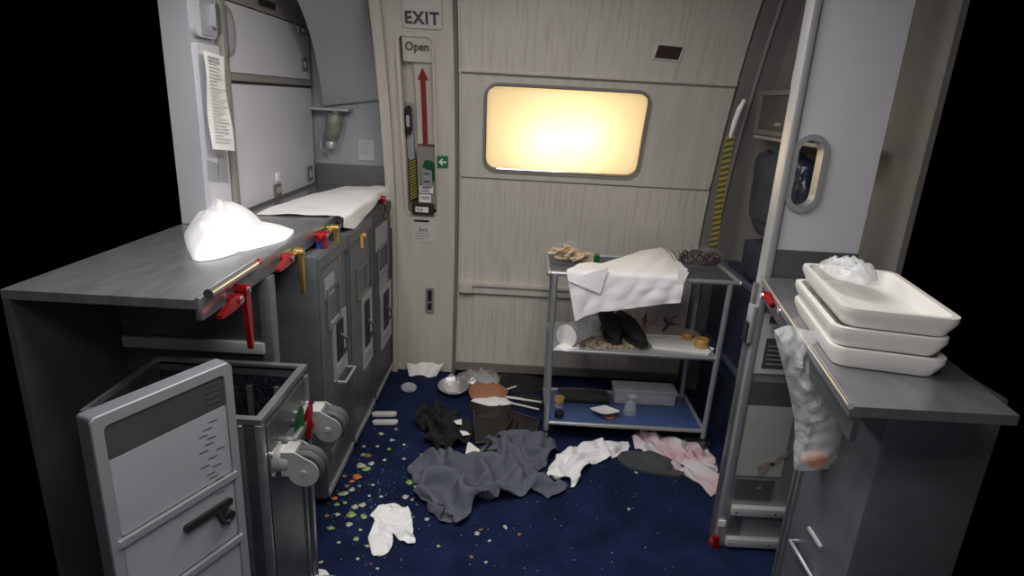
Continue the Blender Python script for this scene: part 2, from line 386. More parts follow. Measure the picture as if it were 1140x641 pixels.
# door
door = sroot('door_1')
ZA, ZB = 1.637, 1.137
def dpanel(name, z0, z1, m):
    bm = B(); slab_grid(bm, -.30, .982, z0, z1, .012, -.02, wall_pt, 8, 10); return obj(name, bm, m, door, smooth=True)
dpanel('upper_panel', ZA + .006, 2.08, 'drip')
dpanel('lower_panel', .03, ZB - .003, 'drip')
WX0, WX1, WZ0, WZ1 = -.172, .600, 1.182, 1.590
cx, cz = (WX0 + WX1) / 2, (WZ0 + WZ1) / 2
def ray_rect(a, x0, x1, z0, z1, r):
    d = Vector((math.cos(a), math.sin(a))); lo, hi = 0., 2.
    hx, hz = (x1 - x0) / 2, (z1 - z0) / 2; mx, mz = (x0 + x1) / 2, (z0 + z1) / 2
    for _ in range(34):
        t = (lo + hi) / 2; px, pz = abs(cx + d.x * t - mx), abs(cz + d.y * t - mz)
        qx, qz = px - (hx - r), pz - (hz - r)
        s = (math.hypot(max(qx, 0), max(qz, 0)) - r) if (qx > 0 or qz > 0) else -1
        if r == 0: s = max(px - hx, pz - hz)
        if s < 0: lo = t
        else: hi = t
    return Vector((cx + d.x * lo, cz + d.y * lo))
angs = sorted([2 * PI * i / 120 for i in range(120)] + [math.atan2(z - cz, x - cx) % (2 * PI) for x in (-.30, .982) for z in (ZB, ZA)])
bm = B(); rings_ = []
for s in range(7):
    rings_.append([bm.verts.new(wall_pt(*(ray_rect(a, WX0 - .006, WX1 + .006, WZ0 - .006, WZ1 + .006, .06).lerp(ray_rect(a, -.30, .982, ZB + .002, ZA - .002, 0), s / 6)), .012)) for a in angs])
rings_.insert(0, [bm.verts.new(wall_pt(*ray_rect(a, WX0 - .006, WX1 + .006, WZ0 - .006, WZ1 + .006, .06), -.03)) for a in angs])
for A, B_ in zip(rings_, rings_[1:]):
    for k in range(len(angs)): bm.faces.new((A[k], A[(k + 1) % len(angs)], B_[(k + 1) % len(angs)], B_[k]))
obj('middle_panel', bm, 'liner', door, smooth=True)
bm = B(); slab_grid(bm, -.30, .982, ZA, ZA + .007, .02, .0, wall_pt, 4, 1); slab_grid(bm, -.30, .982, ZB - .004, ZB + .003, .0135, -.02, wall_pt, 4, 1)
obj('seam_strip', bm, ['seam'], door)
bm = B(); slab_grid(bm, -.30, .982, ZA + .007, ZA + .014, .022, .0, wall_pt, 4, 1); obj('edge_bead', bm, 'frame', door)
bm = B(); slab_grid(bm, -.29, .60, .545, .56, .05, .0, wall_pt, 2, 1); slab_grid(bm, -.29, .60, .50, .545, .035, .0, wall_pt, 2, 1)
obj('grab_ledge', bm, 'liner', door)
bm = B(); prism(bm, rrect(-.285, -.215, .505, .55, .012), wall_pt, .03, .056); obj('ledge_cap', bm, 'frame', door, smooth=True)
bm = B(); slab_grid(bm, -.30, .982, .03, .075, .03, .0, wall_pt, 2, 1); obj('kick_strip', bm, 'seam', door)
bm = B()
for (px, py) in ((530, 50), (765, 60), (775, 120)):
    pass
# vertical grooves right of strip
bm = B(); slab_grid(bm, -.297, -.29, .05, 2.05, .022, .0, wall_pt, 1, 14); obj('door_edge', bm, 'frame', door, smooth=True)
# window with lowered blind, lit from behind
win = sroot('window_1')
def rr_w(g, r): return [tuple(ray_rect(a, WX0 - g, WX1 + g, WZ0 - g, WZ1 + g, r)) for a in angs]
bm = B(); ring(bm, rr_w(.012, .07), rr_w(.002, .058), wall_pt, -.02, .018); obj('window_frame', bm, 'trimgrey', win, smooth=True)
bm = B(); ring(bm, rr_w(.002, .058), rr_w(-.004, .05), wall_pt, -.03, .014); obj('inner_bead', bm, 'seam', win, smooth=True)
bm = B()
V = [[bm.verts.new(wall_pt(cx + (p[0] - cx) * s, cz + (p[1] - cz) * s, -.012)) for p in rr_w(-.002, .052)] for s in (.2, .4, .6, .8, 1.)]
bm.faces.new(V[0])
for A, B_ in zip(V, V[1:]):
    for k in range(len(angs)): bm.faces.new((A[k], A[(k + 1) % len(angs)], B_[(k + 1) % len(angs)], B_[k]))
obj('window_blind', bm, 'blind', win, smooth=True)
bm = B(); tube(bm, [wall_pt(WX0 + .06, WZ0 + .006, .006), wall_pt(WX1 - .18, WZ0 + .006, .006)], .004, 8)
obj('blind_pull', bm, 'chrome', win, smooth=True)
bm = B()   # reveal behind the blind, open towards the room
for (a, b, c_, d_) in ((WX0 - .05, WX0 - .04, WZ0 - .05, WZ1 + .05), (WX1 + .04, WX1 + .05, WZ0 - .05, WZ1 + .05), (WX0 - .05, WX1 + .05, WZ0 - .05, WZ0 - .04), (WX0 - .05, WX1 + .05, WZ1 + .04, WZ1 + .05)):
    slab_grid(bm, a, b, c_, d_, -.03, -.30, wall_pt, 1, 2)
slab_grid(bm, WX0 - .05, WX1 + .05, WZ0 - .05, WZ1 + .05, -.30, -.31, wall_pt, 1, 2)
obj('window_reveal', bm, 'white', win)

# small smoked square and door handle fittings
t = thing('smoked_sensor_plate', 'small brown smoked square plate in a pale frame above the window', 'plate')
bm = B(); q = [(.581, 1.802), (.708, 1.798), (.697, 1.733), (.571, 1.737)]
q2 = [(.590, 1.796), (.698, 1.792), (.689, 1.739), (.581, 1.743)]
ring(bm, q, q2, wall_pt, .012, .018); obj('plate_frame', bm, 'signwhite', t)
bm = B(); prism(bm, q2, wall_pt, .012, .0155); obj('smoked_pane', bm, 'brownbox', t); settle(t)

# EXIT sign
t = thing('exit_sign', 'pale plate lettered EXIT at the top of the door post', 'sign')
bm = B(); prism(bm, rrect(-.541, -.372, 1.808, 1.93, .012), wall_pt, 0, .012); obj('sign_plate', bm, 'signwhite', t, smooth=True)
text('EXIT', .066, lambda u, v, d: wall_pt(-.4585 + u, 1.846 + v, d), 'ink', 'lettering', t, bold=.0024, d=.0135); settle(t)

# sliding handle recess
t = thing('door_handle_assembly', 'recessed door opening handle with red upward arrow under the word Open', 'handle')
bm = B(); ring(bm, rrect(RX0 - .012, RX1 + .005, RZ0 - .012, RZ1 + .014, .03), rrect(RX0 + .002, RX1 - .002, RZ0 + .002, RZ1 - .002, .02), wall_pt, -.002, .006)
obj('recess_rim', bm, 'frame', t, smooth=True)
bm = B(); slab_grid(bm, -.557, -.42, 1.665, 1.773, -.05, -.006, wall_pt, 1, 3); obj('word_plate', bm, 'frame', t)
text('Open', .048, lambda u, v, d: wall_pt(-.4895 + u, 1.728 + v, d), 'ink', 'lettering', t, d=-.002, bold=.0007)
bm = B(); slab_grid(bm, -.513, -.422, 1.28, 1.66, -.052, -.03, wall_pt, 1, 6); obj('arrow_backing', bm, 'frame', t)
bm = B(); slab_grid(bm, -.487, -.463, 1.275, 1.585, -.03, -.024, wall_pt, 1, 6)
prism(bm, [(-.50, 1.582), (-.45, 1.582), (-.475, 1.635)], wall_pt, -.03, -.024); obj('red_arrow', bm, 'reds', t)
bm = B(); prism(bm, rrect(-.567, -.533, 1.20, 1.47, .012), wall_pt, -.05, -.022); obj('guide_slot', bm, 'greyplastic', t, smooth=True)
bm = B(); prism(bm, rrect(-.564, -.536, 1.335, 1.465, .013), wall_pt, -.03, .01); obj('pull_lever', bm, 'black', t, smooth=True)
bm = B(); prism(bm, rrect(-.558, -.542, 1.375, 1.43, .007), wall_pt, .008, .016); obj('lever_inlay', bm, 'alu', t, smooth=True)
bm = B(); prism(bm, [(-.566, .99), (-.548, .965), (-.524, .985), (-.526, 1.20), (-.538, 1.225), (-.562, 1.21)], wall_pt, -.05, -.028)
s = obj('striped_slide', bm, 'black', t)
bm = B()
for k in range(15):
    z = .995 + k * .0145; slab_grid(bm, -.563, -.527, z, z + .007, -.0275, -.025, lambda x, zz, d: wall_pt(x, zz + (x + .545) * .55, d), 2, 1)
obj('yellow_stripe', bm, 'yellow', s)
bm = B(); slab_grid(bm, -.515, -.424, .955, 1.27, -.052, .006, wall_pt, 1, 6); hb = obj('handle_box', bm, 'trimgrey', t)
bm = B(); prism(bm, rrect(-.49, -.438, 1.075, 1.165, .006), wall_pt, .006, .02); obj('catch_plate', bm, 'alu', hb)
bm = B(); prism(bm, [(-.485, 1.185), (-.472, 1.215), (-.44, 1.21), (-.428, 1.19), (-.428, 1.115), (-.438, 1.115), (-.44, 1.17), (-.47, 1.175)], wall_pt, .006, .024); obj('green_catch', bm, 'greenlever', hb)
bm = B(); prism(bm, rrect(-.505, -.436, 1.04, 1.075, .003), wall_pt, .006, .010); prism(bm, rrect(-.508, -.448, .99, 1.03, .003), wall_pt, .006, .010); obj('print_label', bm, 'paper', hb)
for z in (1.066, 1.055, 1.046, 1.018, 1.008):
    bm = B(); slab_grid(bm, -.50, -.455, z, z + .004, .0102, .0110, wall_pt, 1, 1); obj('print_line', bm, 'ink', hb)
for z in (1.10, 1.142):
    bm = B(); slab_grid(bm, -.482, -.45, z, z + .009, .0202, .0212, wall_pt, 1, 1); obj('print_line', bm, 'ink', hb)
bm = B(); prism(bm, rrect(-.548, -.432, .925, .985, .006), wall_pt, -.03, .022); pp = obj('pull_plate', bm, 'brownbox', t)
bm = B(); prism(bm, rrect(-.528, -.46, .94, .968, .003), wall_pt, .022, .025); obj('plate_label', bm, 'paper', pp)
text('Pull', .024, lambda u, v, d: wall_pt(-.505 + u, .954 + v, d), 'ink', 'plate_lettering', pp, d=.0265); settle(t)
t = thing('slot_label', 'white label with a black slot and the small word Exit below the handle recess', 'label')
bm = B(); prism(bm, rrect(-.555, -.425, .765, .905, .004), wall_pt, 0, .002); obj('sticker', bm, 'signwhite', t)
bm = B(); prism(bm, rrect(-.542, -.46, .878, .890, .004), wall_pt, .002, .003); obj('slot', bm, 'black', t)
text('Exit', .030, lambda u, v, d: wall_pt(-.492 + u, .835 + v, d), 'ink', 'lettering', t, d=.0035)
for z, w in ((.812, .08), (.797, .08), (.782, .05)):
    bm = B(); slab_grid(bm, -.535, -.535 + w, z, z + .005, .0022, .0032, wall_pt, 1, 1); obj('print_line', bm, 'print', t)
settle(t)
t = thing('arrow_sign', 'small green square sign with a white arrow pointing left', 'sign')
bm = B(); prism(bm, rrect(-.413, -.359, 1.178, 1.236, .004), wall_pt, 0, .008); obj('sign_plate', bm, 'green', t)
bm = B(); prism(bm, [(x + .010, z) for x, z in ((-.416, 1.207), (-.398, 1.225), (-.393, 1.220), (-.403, 1.211), (-.376, 1.211), (-.376, 1.203), (-.403, 1.203), (-.393, 1.194), (-.398, 1.189))], wall_pt, .008, .0092)
obj('white_arrow', bm, 'white', t); settle(t)
t = thing('door_catch', 'small tall recessed metal catch low on the door post', 'catch')
a = P(474, 320, 1, 3.2); b_ = P(483, 348, 1, 3.2)
bm = B(); prism(bm, rrect(a.x, b_.x, b_.z, a.z, .006), wall_pt, 0, .008); obj('catch_plate', bm, 'trimgrey', t)
bm = B(); prism(bm, rrect(a.x + .012, b_.x - .012, b_.z + .07, a.z - .012, .004), wall_pt, .008, .011); prism(bm, rrect(a.x + .012, b_.x - .012, b_.z + .02, b_.z + .06, .004), wall_pt, .008, .011)
obj('catch_slot', bm, 'black', t); settle(t)
# little fasteners on post
bm = B()
for (px, py) in ((437, 220), (499, 250)):
    pass
bm.free()

# left end wall behind the worktop, and the sloping liner above it
bm = B(); box(bm, -1.17, -.664, 3.215, 3.24, 0, 2.05); wl = struct(obj('wall_left', bm, 'panel_side'))
bm = B()
def lin(u, v):  # u 0 left..1 right ; v 0 bottom..1 top
    bl = P(360, 118, 1, 3.19); br = P(427, 110, 1, 3.17); tl = P(326, -12, 1, 2.62); tr = P(404, -12, 1, 2.80)
    e = v ** 1.0
    p = (bl.lerp(br, u)).lerp(tl.lerp(tr, u), e); bow = .05 * math.sin(PI * v)
    return p + Vector((0, bow, bow * .8))
G = [[bm.verts.new(lin(u / 6, v / 14)) for u in range(7)] for v in range(15)]
G2 = [[bm.verts.new(lin(u / 6, v / 14) + Vector((0, .015, .02))) for u in range(7)] for v in range(15)]
for v in range(14):
    for u in range(6):
        bm.faces.new((G[v][u], G[v][u + 1], G[v + 1][u + 1], G[v + 1][u])); bm.faces.new((G2[v][u], G2[v + 1][u], G2[v + 1][u + 1], G2[v][u + 1]))
for v in range(14):
    for u in (0, 6): bm.faces.new((G[v][u], G[v + 1][u], G2[v + 1][u], G2[v][u]))
for u in range(6):
    for v in (0, 14): bm.faces.new((G[v][u], G[v][u + 1], G2[v][u + 1], G2[v][u]))
struct(obj('trim_3', bm, 'panel_side', smooth=True))
bm = B(); tube(bm, [lin(1.02, v / 14) + Vector((.006, -.004, 0)) for v in range(15)] + [Vector((-.672, 3.16, z)) for z in (1.3, 1.1)], .007, 8)
struct(obj('trim_4', bm, 'seam', smooth=True))

# right side wall, dark grey liner
def rwall(u, z, d=0):
    y0 = Yw(z)
    pth = [(.984, y0 + .02), (.995, y0 - .03), (1.05, y0 - .05), (1.13, y0 - .08), (1.195, y0 - .2), (1.2, y0 - .6), (1.2, 1.85)]
    k = min(int(u), 5); f = u - k
    return Vector((pth[k][0] + (pth[k + 1][0] - pth[k][0]) * f + d, pth[k][1] + (pth[k + 1][1] - pth[k][1]) * f, z))
bm = B(); slab_grid(bm, 0, 6, 0, 2.08, 0, .02, rwall, 24, 16); struct(obj('wall_right', bm, 'darkliner', smooth=True))
bm = B(); tube(bm, [rwall(2.1, .85 + k * .1, -.006) for k in range(13)], .009, 8); struct(obj('trim_5', bm, 'trimgrey', smooth=True))
bm = B(); tube(bm, [rwall(4.4, 1.62 + k * .06, -.006) for k in range(8)], .02, 8); struct(obj('trim_6', bm, 'darkliner', smooth=True))

# partition on the right with the oblong hand hole
PY = 1.865
def part_fn(u, v, d): return Vector((u, PY - d, v))
hole = rrect(.834, .905, 1.255, 1.455, .035, 6)
t = sroot('wall_partition')
def rh(a, g):
    cxx, czz = .8695, 1.355; d = Vector((math.cos(a), math.sin(a))); lo, hi = 0., .5
    hx, hz, r = .0375 + g, .1 + g, .0365 + g
    for _ in range(30):
        m_ = (lo + hi) / 2; qx, qz = abs(d.x * m_) - (hx - r), abs(d.y * m_) - (hz - r)
        s = (math.hypot(max(qx, 0), max(qz, 0)) - r) if (qx > 0 or qz > 0) else -1
        if s < 0: lo = m_
        else: hi = m_
    return (cxx + d.x * lo, czz + d.y * lo)
def rb(a, x0, x1, z0, z1):
    cxx, czz = .8695, 1.355; d = Vector((math.cos(a), math.sin(a))); ts = []
    if abs(d.x) > 1e-9: ts.append(((x1 if d.x > 0 else x0) - cxx) / d.x)
    if abs(d.y) > 1e-9: ts.append(((z1 if d.y > 0 else z0) - czz) / d.y)
    k = min(ts); return (cxx + d.x * k, czz + d.y * k)
a2 = sorted([2 * PI * i / 64 for i in range(64)] + [math.atan2(z - 1.355, x - .8695) % (2 * PI) for x in (.812, 1.08) for z in (1.0, 2.08)])
bm = B(); ring(bm, [rb(a, .812, 1.08, 1.0, 2.08) for a in a2], [rh(a, 0) for a in a2], part_fn, -.03, 0)
box(bm, .812, 1.08, PY, PY + .03, .0, 1.0); obj('partition_panel', bm, 'panel', t)
bm = B(); box(bm, .795, .818, PY - .012, PY + .045, 0, 2.08, .004); obj('edge_post', bm, 'alu', t, smooth=True)
bm = B(); box(bm, .8215, .8235, PY - .003, PY, 1.12, 2.08); obj('edge_line', bm, 'seam', t)
bm = B(); ring(bm, [rh(a, .017) for a in a2], [rh(a, -.001) for a in a2], part_fn, -.032, .009); obj('hand_hole_trim', bm, 'alu', t, smooth=True)
bm = B(); box(bm, .80, 1.08, PY - .006, PY - .001, 1.02, 1.118); obj('backsplash', bm, 'bayplate', t)
bm = B(); box(bm, .815, 1.08, PY - .005, PY - .001, 0, .985); obj('bay_lining', bm, 'stainwall', t)
bm = B(); box(bm, .825, .985, PY - .007, PY - .004, .30, .575); obj('stained_plate', bm, 'baypanel', t)
for pl in ([(843, 520), (848, 514), (857, 513), (862, 517), (855, 523), (850, 530), (844, 529)], [(857, 516), (866, 508), (878, 502), (880, 506), (869, 513), (861, 520)], [(842, 543), (847, 541), (848, 545)]):
    bm = B(); prism(bm, [tuple(P(x, y, 1, PY - .007).xz) for x, y in pl], part_fn, .0068, .0078); obj('food_stain', bm, 'stain', t)
bm = B(); box(bm, .823, .99, PY - .0075, PY - .004, .578, .665); obj('dull_plate', bm, 'bayplate', t)
bm = B(); box(bm, .832, .965, PY - .0075, PY - .004, .20, .285); obj('dull_plate', bm, 'bayplate', t)
bm = B(); box(bm, .832, .88, PY - .0075, PY - .004, .045, .12); obj('dull_plate', bm, 'bayplate', t)
for z in (.145, .012):
    bm = B(); box(bm, .828, 1.03, PY - .03, PY - .004, z, z + .035, .006)
    r_ = obj('guide_rail', bm, 'rail', t, smooth=True)
    bm = B()
    for sx in (.842, .98): lathe(bm, [(.0, .002), (.004, .002), (.004, 0)], (sx, PY - .03, z + .018), (0, -1, 0), 8)
    obj('rail_screw', bm, 'chrome', r_)
t2 = thing('bay_placard', 'pale placard with a black printed block on the right-hand bay wall', 'sign')
bm = B(); box(bm, .815, .985, PY - .009, PY - .005, .695, .905); obj('placard', bm, 'baypanel' if 0 else 'signwhite', t2)
bm = B(); box(bm, .842, .975, PY - .0105, PY - .009, .715, .822); obj('black_block', bm, 'ink', t2)
bm = B()
for z in (.845, .857): box(bm, .85, .90, PY - .0105, PY - .009, z, z + .006)
for k in range(5): box(bm, .852, .965, PY - .0112, PY - .0104, .73 + k * .016, .733 + k * .016)
obj('print_line', bm, 'print', t2)
bm = B(); box(bm, .84, .94, PY - .011, PY - .009, .875, .898); obj('black_heading', bm, 'ink', t2); settle(t2)

# ================================================================== helpers for galley hardware
def latch(parent, hub, m, mode, L=.12, out=-1, ax='x'):
    """turn latch on a worktop edge; out = direction the axle sticks out along x"""
    h = Vector(hub); o = Vector((-out, 0, 0)) if ax == 'x' else Vector((0, -1, 0))
    bm = B(); cyl(bm, h - o * .014, h + o * .014, .0145, seg=18); cyl(bm, h - o * .03, h - o * .012, .009, seg=12)
    r = obj('latch', bm, m, parent, smooth=True)
    bm = B()
    def fn(u, v, d): return h + o * (.004 + d) + dirv * v + side * u
    if mode == 'down': dirv = Vector((0, .03, -1)).normalized(); side = Vector((0, 1, 0))
    elif mode == 'near': dirv = Vector((0, -1, -.12)).normalized(); side = Vector((0, 0, 1))
    else: dirv = Vector((0, 1, .1)).normalized(); side = Vector((0, 0, 1))
    w0, w1 = .0135, .006
    prism(bm, [(-w0, 0), (-w0 * .95, L * .3), (-w1 * 1.1, L * .85), (-w1 * .6, L), (w1 * .6, L), (w1 * 1.1, L * .85), (w0 * .95, L * .3), (w0, 0)], fn, -.006, .008)
    obj('latch_lever', bm, m, r, smooth=20)
    bm = B(); lathe(bm, [(.0, .003), (.007, .0025), (.0095, 0), (.0095, -.004)], h + o * .0145, o, 14); obj('latch_cap', bm, 'chrome', r, smooth=True)
    return r

# ================================================================== LEFT GALLEY
CZ = 1.05
wt = thing('galley_worktop', 'long steel worktop over the left row of carts with red and gold latches', 'counter')
bm = B()
def wfn(u, v, d): return Vector((u, v, CZ - d))
prism(bm, [(-1.16, 1.29), (-.715, 1.29), (-.715, 2.34), (-.69, 2.34), (-.69, 3.19), (-1.16, 3.19)], wfn, 0, .022); obj('top_plate', bm, 'top', wt)
bm = B(); box(bm, -.72, -.703, 1.29, 2.36, CZ - .05, CZ + .006, .005); box(bm, -.694, -.682, 2.34, 3.17, CZ - .045, CZ + .003, .003); obj('front_edge', bm, 'steel', wt, smooth=True)
a = P(228, 330, 0, -.69); b_ = P(284, 294, 0, -.69)
bm = B(); cyl(bm, a.lerp(b_, .06), b_, .012, seg=16); obj('edge_rod', bm, 'chrome', wt, smooth=True)
bm = B(); cyl(bm, b_, b_ + Vector((0, .02, .001)), .011, seg=12); obj('rod_tip', bm, 'red', wt, smooth=True)
bm = B(); box(bm, -1.06, -.67, 3.188, 3.2, CZ, 1.155); box(bm, -1.063, -1.05, 2.3, 3.19, CZ, CZ + .012); obj('backsplash', bm, 'bayplate', wt)
latch(wt, P(263, 333, 0, -.685), 'red', 'near', .10)
latch(wt, P(271, 322, 0, -.685), 'red', 'down', .165)
latch(wt, P(321, 287, 0, -.685), 'red', 'near', .10)
l4 = latch(wt, P(333, 281, 0, -.685), 'gold', 'down', .14)
l5 = latch(wt, P(360, 262, 0, -.675), 'red', 'down', .10)
l6 = latch(wt, P(373, 254, 0, -.67), 'gold', 'down', .135)
l7 = latch(wt, P(426, 221, 0, -.665), 'red', 'down', .10)
for hp, m, L in ((P(333, 279, 0, -.695), 'gold', .10), (P(374, 253, 0, -.685), 'gold', .17), (P(366, 259, 0, -.68), 'red', .12)):
    bm = B(); cyl(bm, hp + Vector((-.0, -L, .004)), hp, .009, .011, seg=12); obj('latch_bar', bm, m, wt, smooth=True)
bm = B(); box(bm, -.70, -.672, 2.07, 2.13, .985, 1.02, .005); obj('blue_clip', bm, 'blueplastic', wt)
settle(wt)

# galley frame: dividers, bays, base  (behind the cart fronts)
gf = thing('galley_bay_frame', 'steel cart bay frame with dividers under the left worktop', 'frame')
bm = B(); box(bm, -1.15, -.715, 1.655, 1.68, .0, CZ - .022); obj('divider', bm, 'darksteel', gf)
bm = B(); box(bm, -.73, -.695, 1.645, 1.69, .0, CZ - .05, .004); obj('divider_edge', bm, 'steel', gf, smooth=True)
bm = B(); box(bm, -1.14, -.72, 1.635, 1.656, .765, .80, .005); obj('guide_rail', bm, 'rail', gf, smooth=True)
bm = B(); box(bm, -1.16, -1.145, 1.29, 3.17, .0, CZ - .022); obj('back_panel', bm, 'cartdark', gf)
settle(gf)

def cart_face(y0, y1, X, ztop, m, label, name='galley_cart', marks=()):
    t = thing(name, label, 'cart', 'galley carts stowed under the left worktop')
    bm = B(); box(bm, X - .47, X, y0 + .004, y1 - .004, .035, ztop, .006); obj('cart_body', bm, m, t, smooth=True)
    bm = B(); g = .022
    ring(bm, [(y0 + .008, .045), (y1 - .008, .045), (y1 - .008, ztop - .008), (y0 + .008, ztop - .008)], [(y0 + g, .075), (y1 - g, .075), (y1 - g, ztop - .05), (y0 + g, ztop - .05)], lambda u, v, d: Vector((X + d, u, v)), 0, .007)
    obj('door_rim', bm, 'cart' if m == 'cart' else m, t)
    bm = B(); box(bm, X, X + .012, y0 + .012, y1 - .012, .04, .07, .004); obj('bumper', bm, 'alu', t, smooth=True)
    for yy in (y0 + .05, y1 - .05):
        bm = B(); cyl(bm, (X - .05, yy - .012, .03), (X - .05, yy + .012, .03), .03, seg=16); obj('castor', bm, 'wheel', t, smooth=True)
    for kind, (pa, pb) in marks:
        A = P(*pa, 0, X); Bq = P(*pb, 0, X); ya, yb = sorted((A.y, Bq.y)); za, zb = sorted((A.z, Bq.z))
        f = lambda u, v, d: Vector((X + d, u, v))
        if kind == 'label':
            bm = B(); prism(bm, [(ya, za), (yb, za), (yb, zb), (ya, zb)], f, 0, .003); obj('sticker', bm, 'greyplastic', t)
        elif kind == 'holder':
            bm = B(); ring(bm, [(ya, za), (yb, za), (yb, zb), (ya, zb)], [(ya + .012, za + .012), (yb - .012, za + .012), (yb - .012, zb - .012), (ya + .012, zb - .012)], f, 0, .008); obj('card_holder', bm, 'steel', t)
        elif kind == 'latch':
            bm = B(); prism(bm, rrect(ya, yb, za, zb, .006), f, 0, .005); L = obj('latch_plate', bm, 'alu', t)
            bm = B(); prism(bm, rrect(ya + (yb - ya) * .22, yb - (yb - ya) * .3, za + (zb - za) * .28, zb - (zb - za) * .1, .006), f, .005, .008); obj('latch_recess', bm, 'black', L)
            bm = B(); prism(bm, rrect(ya + (yb - ya) * .2, yb - (yb - ya) * .25, za + (zb - za) * .07, za + (zb - za) * .22, .003), f, .005, .008); obj('latch_label', bm, 'greyplastic', L)
            ym, zm = (ya + yb) / 2, (za + zb) / 2
            bm = B(); tube(bm, [(X + .008, ym - .015, zm + .05), (X + .03, ym - .005, zm + .03), (X + .032, ym + .01, zm - .01), (X + .01, ym + .015, zm - .045)], .007, 8); obj('latch_handle', bm, 'steel', L, smooth=True)
    return t
c1 = cart_face(1.945, 2.315, -.66, .985, 'cart', 'grey galley cart nearest the open standing cart, under the left worktop',
    marks=(('label', ((361, 311), (372, 323))), ('holder', ((362, 323), (378, 353))), ('latch', ((369, 358), (386, 405)))))
bm = B(); a = P(376, 425, 0, -.655); b_ = P(387, 408, 0, -.655)
tube(bm, [a, a + Vector((.03, .0, 0)), b_ + Vector((.03, 0, 0)), b_], .006, 8); obj('pull_handle', bm, 'alu', c1, smooth=True)
for (px, py) in ((378, 390), (380, 440)):
    pass
bm = B(); box(bm, -.66, -.653, 2.02, 2.25, .16, .20, .003); obj('kick_plate', bm, 'steel', c1)
settle(c1)
c2 = cart_face(2.325, 2.72, -.66, .985, 'cart', 'middle of the three grey galley carts under the left worktop',
    marks=(('holder', ((396, 300), (408, 322))), ('latch', ((402, 332), (414, 396)))))
bm = B(); cyl(bm, P(402, 262, 0, -.66), P(402, 262, 0, -.66) + Vector((.02, 0, 0)), .012, seg=12); cyl(bm, P(402, 262, 0, -.65), P(403, 276, 0, -.645), .007, seg=8); obj('pull_tab', bm, 'caramel', c2, smooth=True)
settle(c2)
c3 = cart_face(2.73, 3.165, -.66, 1.0, 'cartdark', 'dark grey galley cart at the far end of the left worktop beside the door post',
    marks=(('label', ((418, 255), (431, 268))), ('holder', ((420, 277), (431, 299))), ('label', ((422, 304), (431, 319))), ('latch', ((423, 325), (435, 371)))))
settle(c3)

# upper cabinets
UX = -1.06
def ufn(u, v, d): return Vector((UX + d, u, v))
def up_cab(y0, y1, name, label):
    return thing(name, label, 'cabinet')
uc = up_cab(2.26, 3.16, 'stowage_cabinet', 'tall pale grey stowage cabinet with two doors standing on the far left worktop')
bm = B(); box(bm, UX - .10, UX - .01, 2.262, 3.17, CZ + .002, 2.09); obj('cabinet_body', bm, 'panel_side', uc)
bm = B(); prism(bm, rrect(2.285, 3.15, 1.06, 1.525, .01), ufn, -.01, .006); dr = obj('door', bm, 'panel', uc, smooth=True, label='lower door')
bm = B(); prism(bm, rrect(2.285, 3.15, 1.565, 1.80, .012), ufn, -.01, .006); du = obj('door', bm, 'panel', uc, smooth=True, label='upper door')
bm = B(); prism(bm, [(2.28, 1.53), (3.155, 1.53), (3.155, 1.562), (2.28, 1.562)], ufn, -.01, .008); obj('door_rail', bm, 'trimgrey', uc)
bm = B(); prism(bm, [(2.28, 1.529), (3.155, 1.529), (3.155, 1.537), (2.28, 1.537)], ufn, .008, .009); obj('dark_gap', bm, 'black', uc)
bm = B(); prism(bm, [(2.27, 1.805), (3.16, 1.805), (3.16, 2.09), (2.27, 2.09)], ufn, -.01, .012); hd = obj('header_panel', bm, 'trimgrey', uc)
bm = B()
a = P(288, 11, 0, UX + .012); b_ = P(305, 16, 0, UX + .012)
prism(bm, rrect(a.y, b_.y, 1.825, 1.85, .004), ufn, .012, .02)
prism(bm, rrect(a.y + .02, a.y + .06, 1.87, 1.93, .004), ufn, .012, .02); prism(bm, rrect(a.y + .14, a.y + .18, 1.875, 1.94, .004), ufn, .012, .02)
obj('header_switch', bm, 'black', hd)
bm = B(); prism(bm, rrect(2.30, 2.60, 1.86, 2.0, .01), ufn, .012, .016); obj('header_placard', bm, 'signwhite', hd)
# half round pull at left of the upper door
bm = B(); cy, czz = 2.287, 1.70
prism(bm, [(cy, czz - .085)] + [(cy + .062 * math.cos(a), czz + .085 * math.sin(a)) for a in [(-PI / 2 + PI * k / 14) for k in range(15)]], ufn, .006, .011)
obj('door_pull', bm, 'trimgrey', du, smooth=True)
bm = B(); prism(bm, [(cy, czz - .07)] + [(cy + .046 * math.cos(a), czz + .07 * math.sin(a)) for a in [(-PI / 2 + PI * k / 14) for k in range(15)]], ufn, .011, .0125)
obj('pull_inlay', bm, 'greyplastic', du, smooth=True)
def ulatch(pa, pb, parent, m='seam'):
    A = P(*pa, 0, UX + .006); Bq = P(*pb, 0, UX + .006); ya, yb = sorted((A.y, Bq.y)); za, zb = sorted((A.z, Bq.z))
    bm = B(); prism(bm, rrect(ya, yb, za, zb, .004), ufn, .006, .014); l = obj('turn_catch', bm, m, parent)
    bm = B(); prism(bm, rrect(ya + (yb - ya) * .3, yb - (yb - ya) * .2, za + (zb - za) * .25, zb - (zb - za) * .25, .003), ufn, .014, .02); obj('catch_knob', bm, 'alu', l)
ulatch((335, 64), (341, 79), du); ulatch((331, 28), (341, 40), du, 'trimgrey'); ulatch((341, 186), (347, 200), dr); ulatch((304, 206), (312, 217), dr)
ulatch((249, 53), (251, 75), du)
bm = B(); prism(bm, rrect(P(305, 190, 0, UX).y, P(309, 198, 0, UX).y, 1.13, 1.165, .003), ufn, .006, .012); obj('door_mark', bm, 'white', dr)
settle(uc)
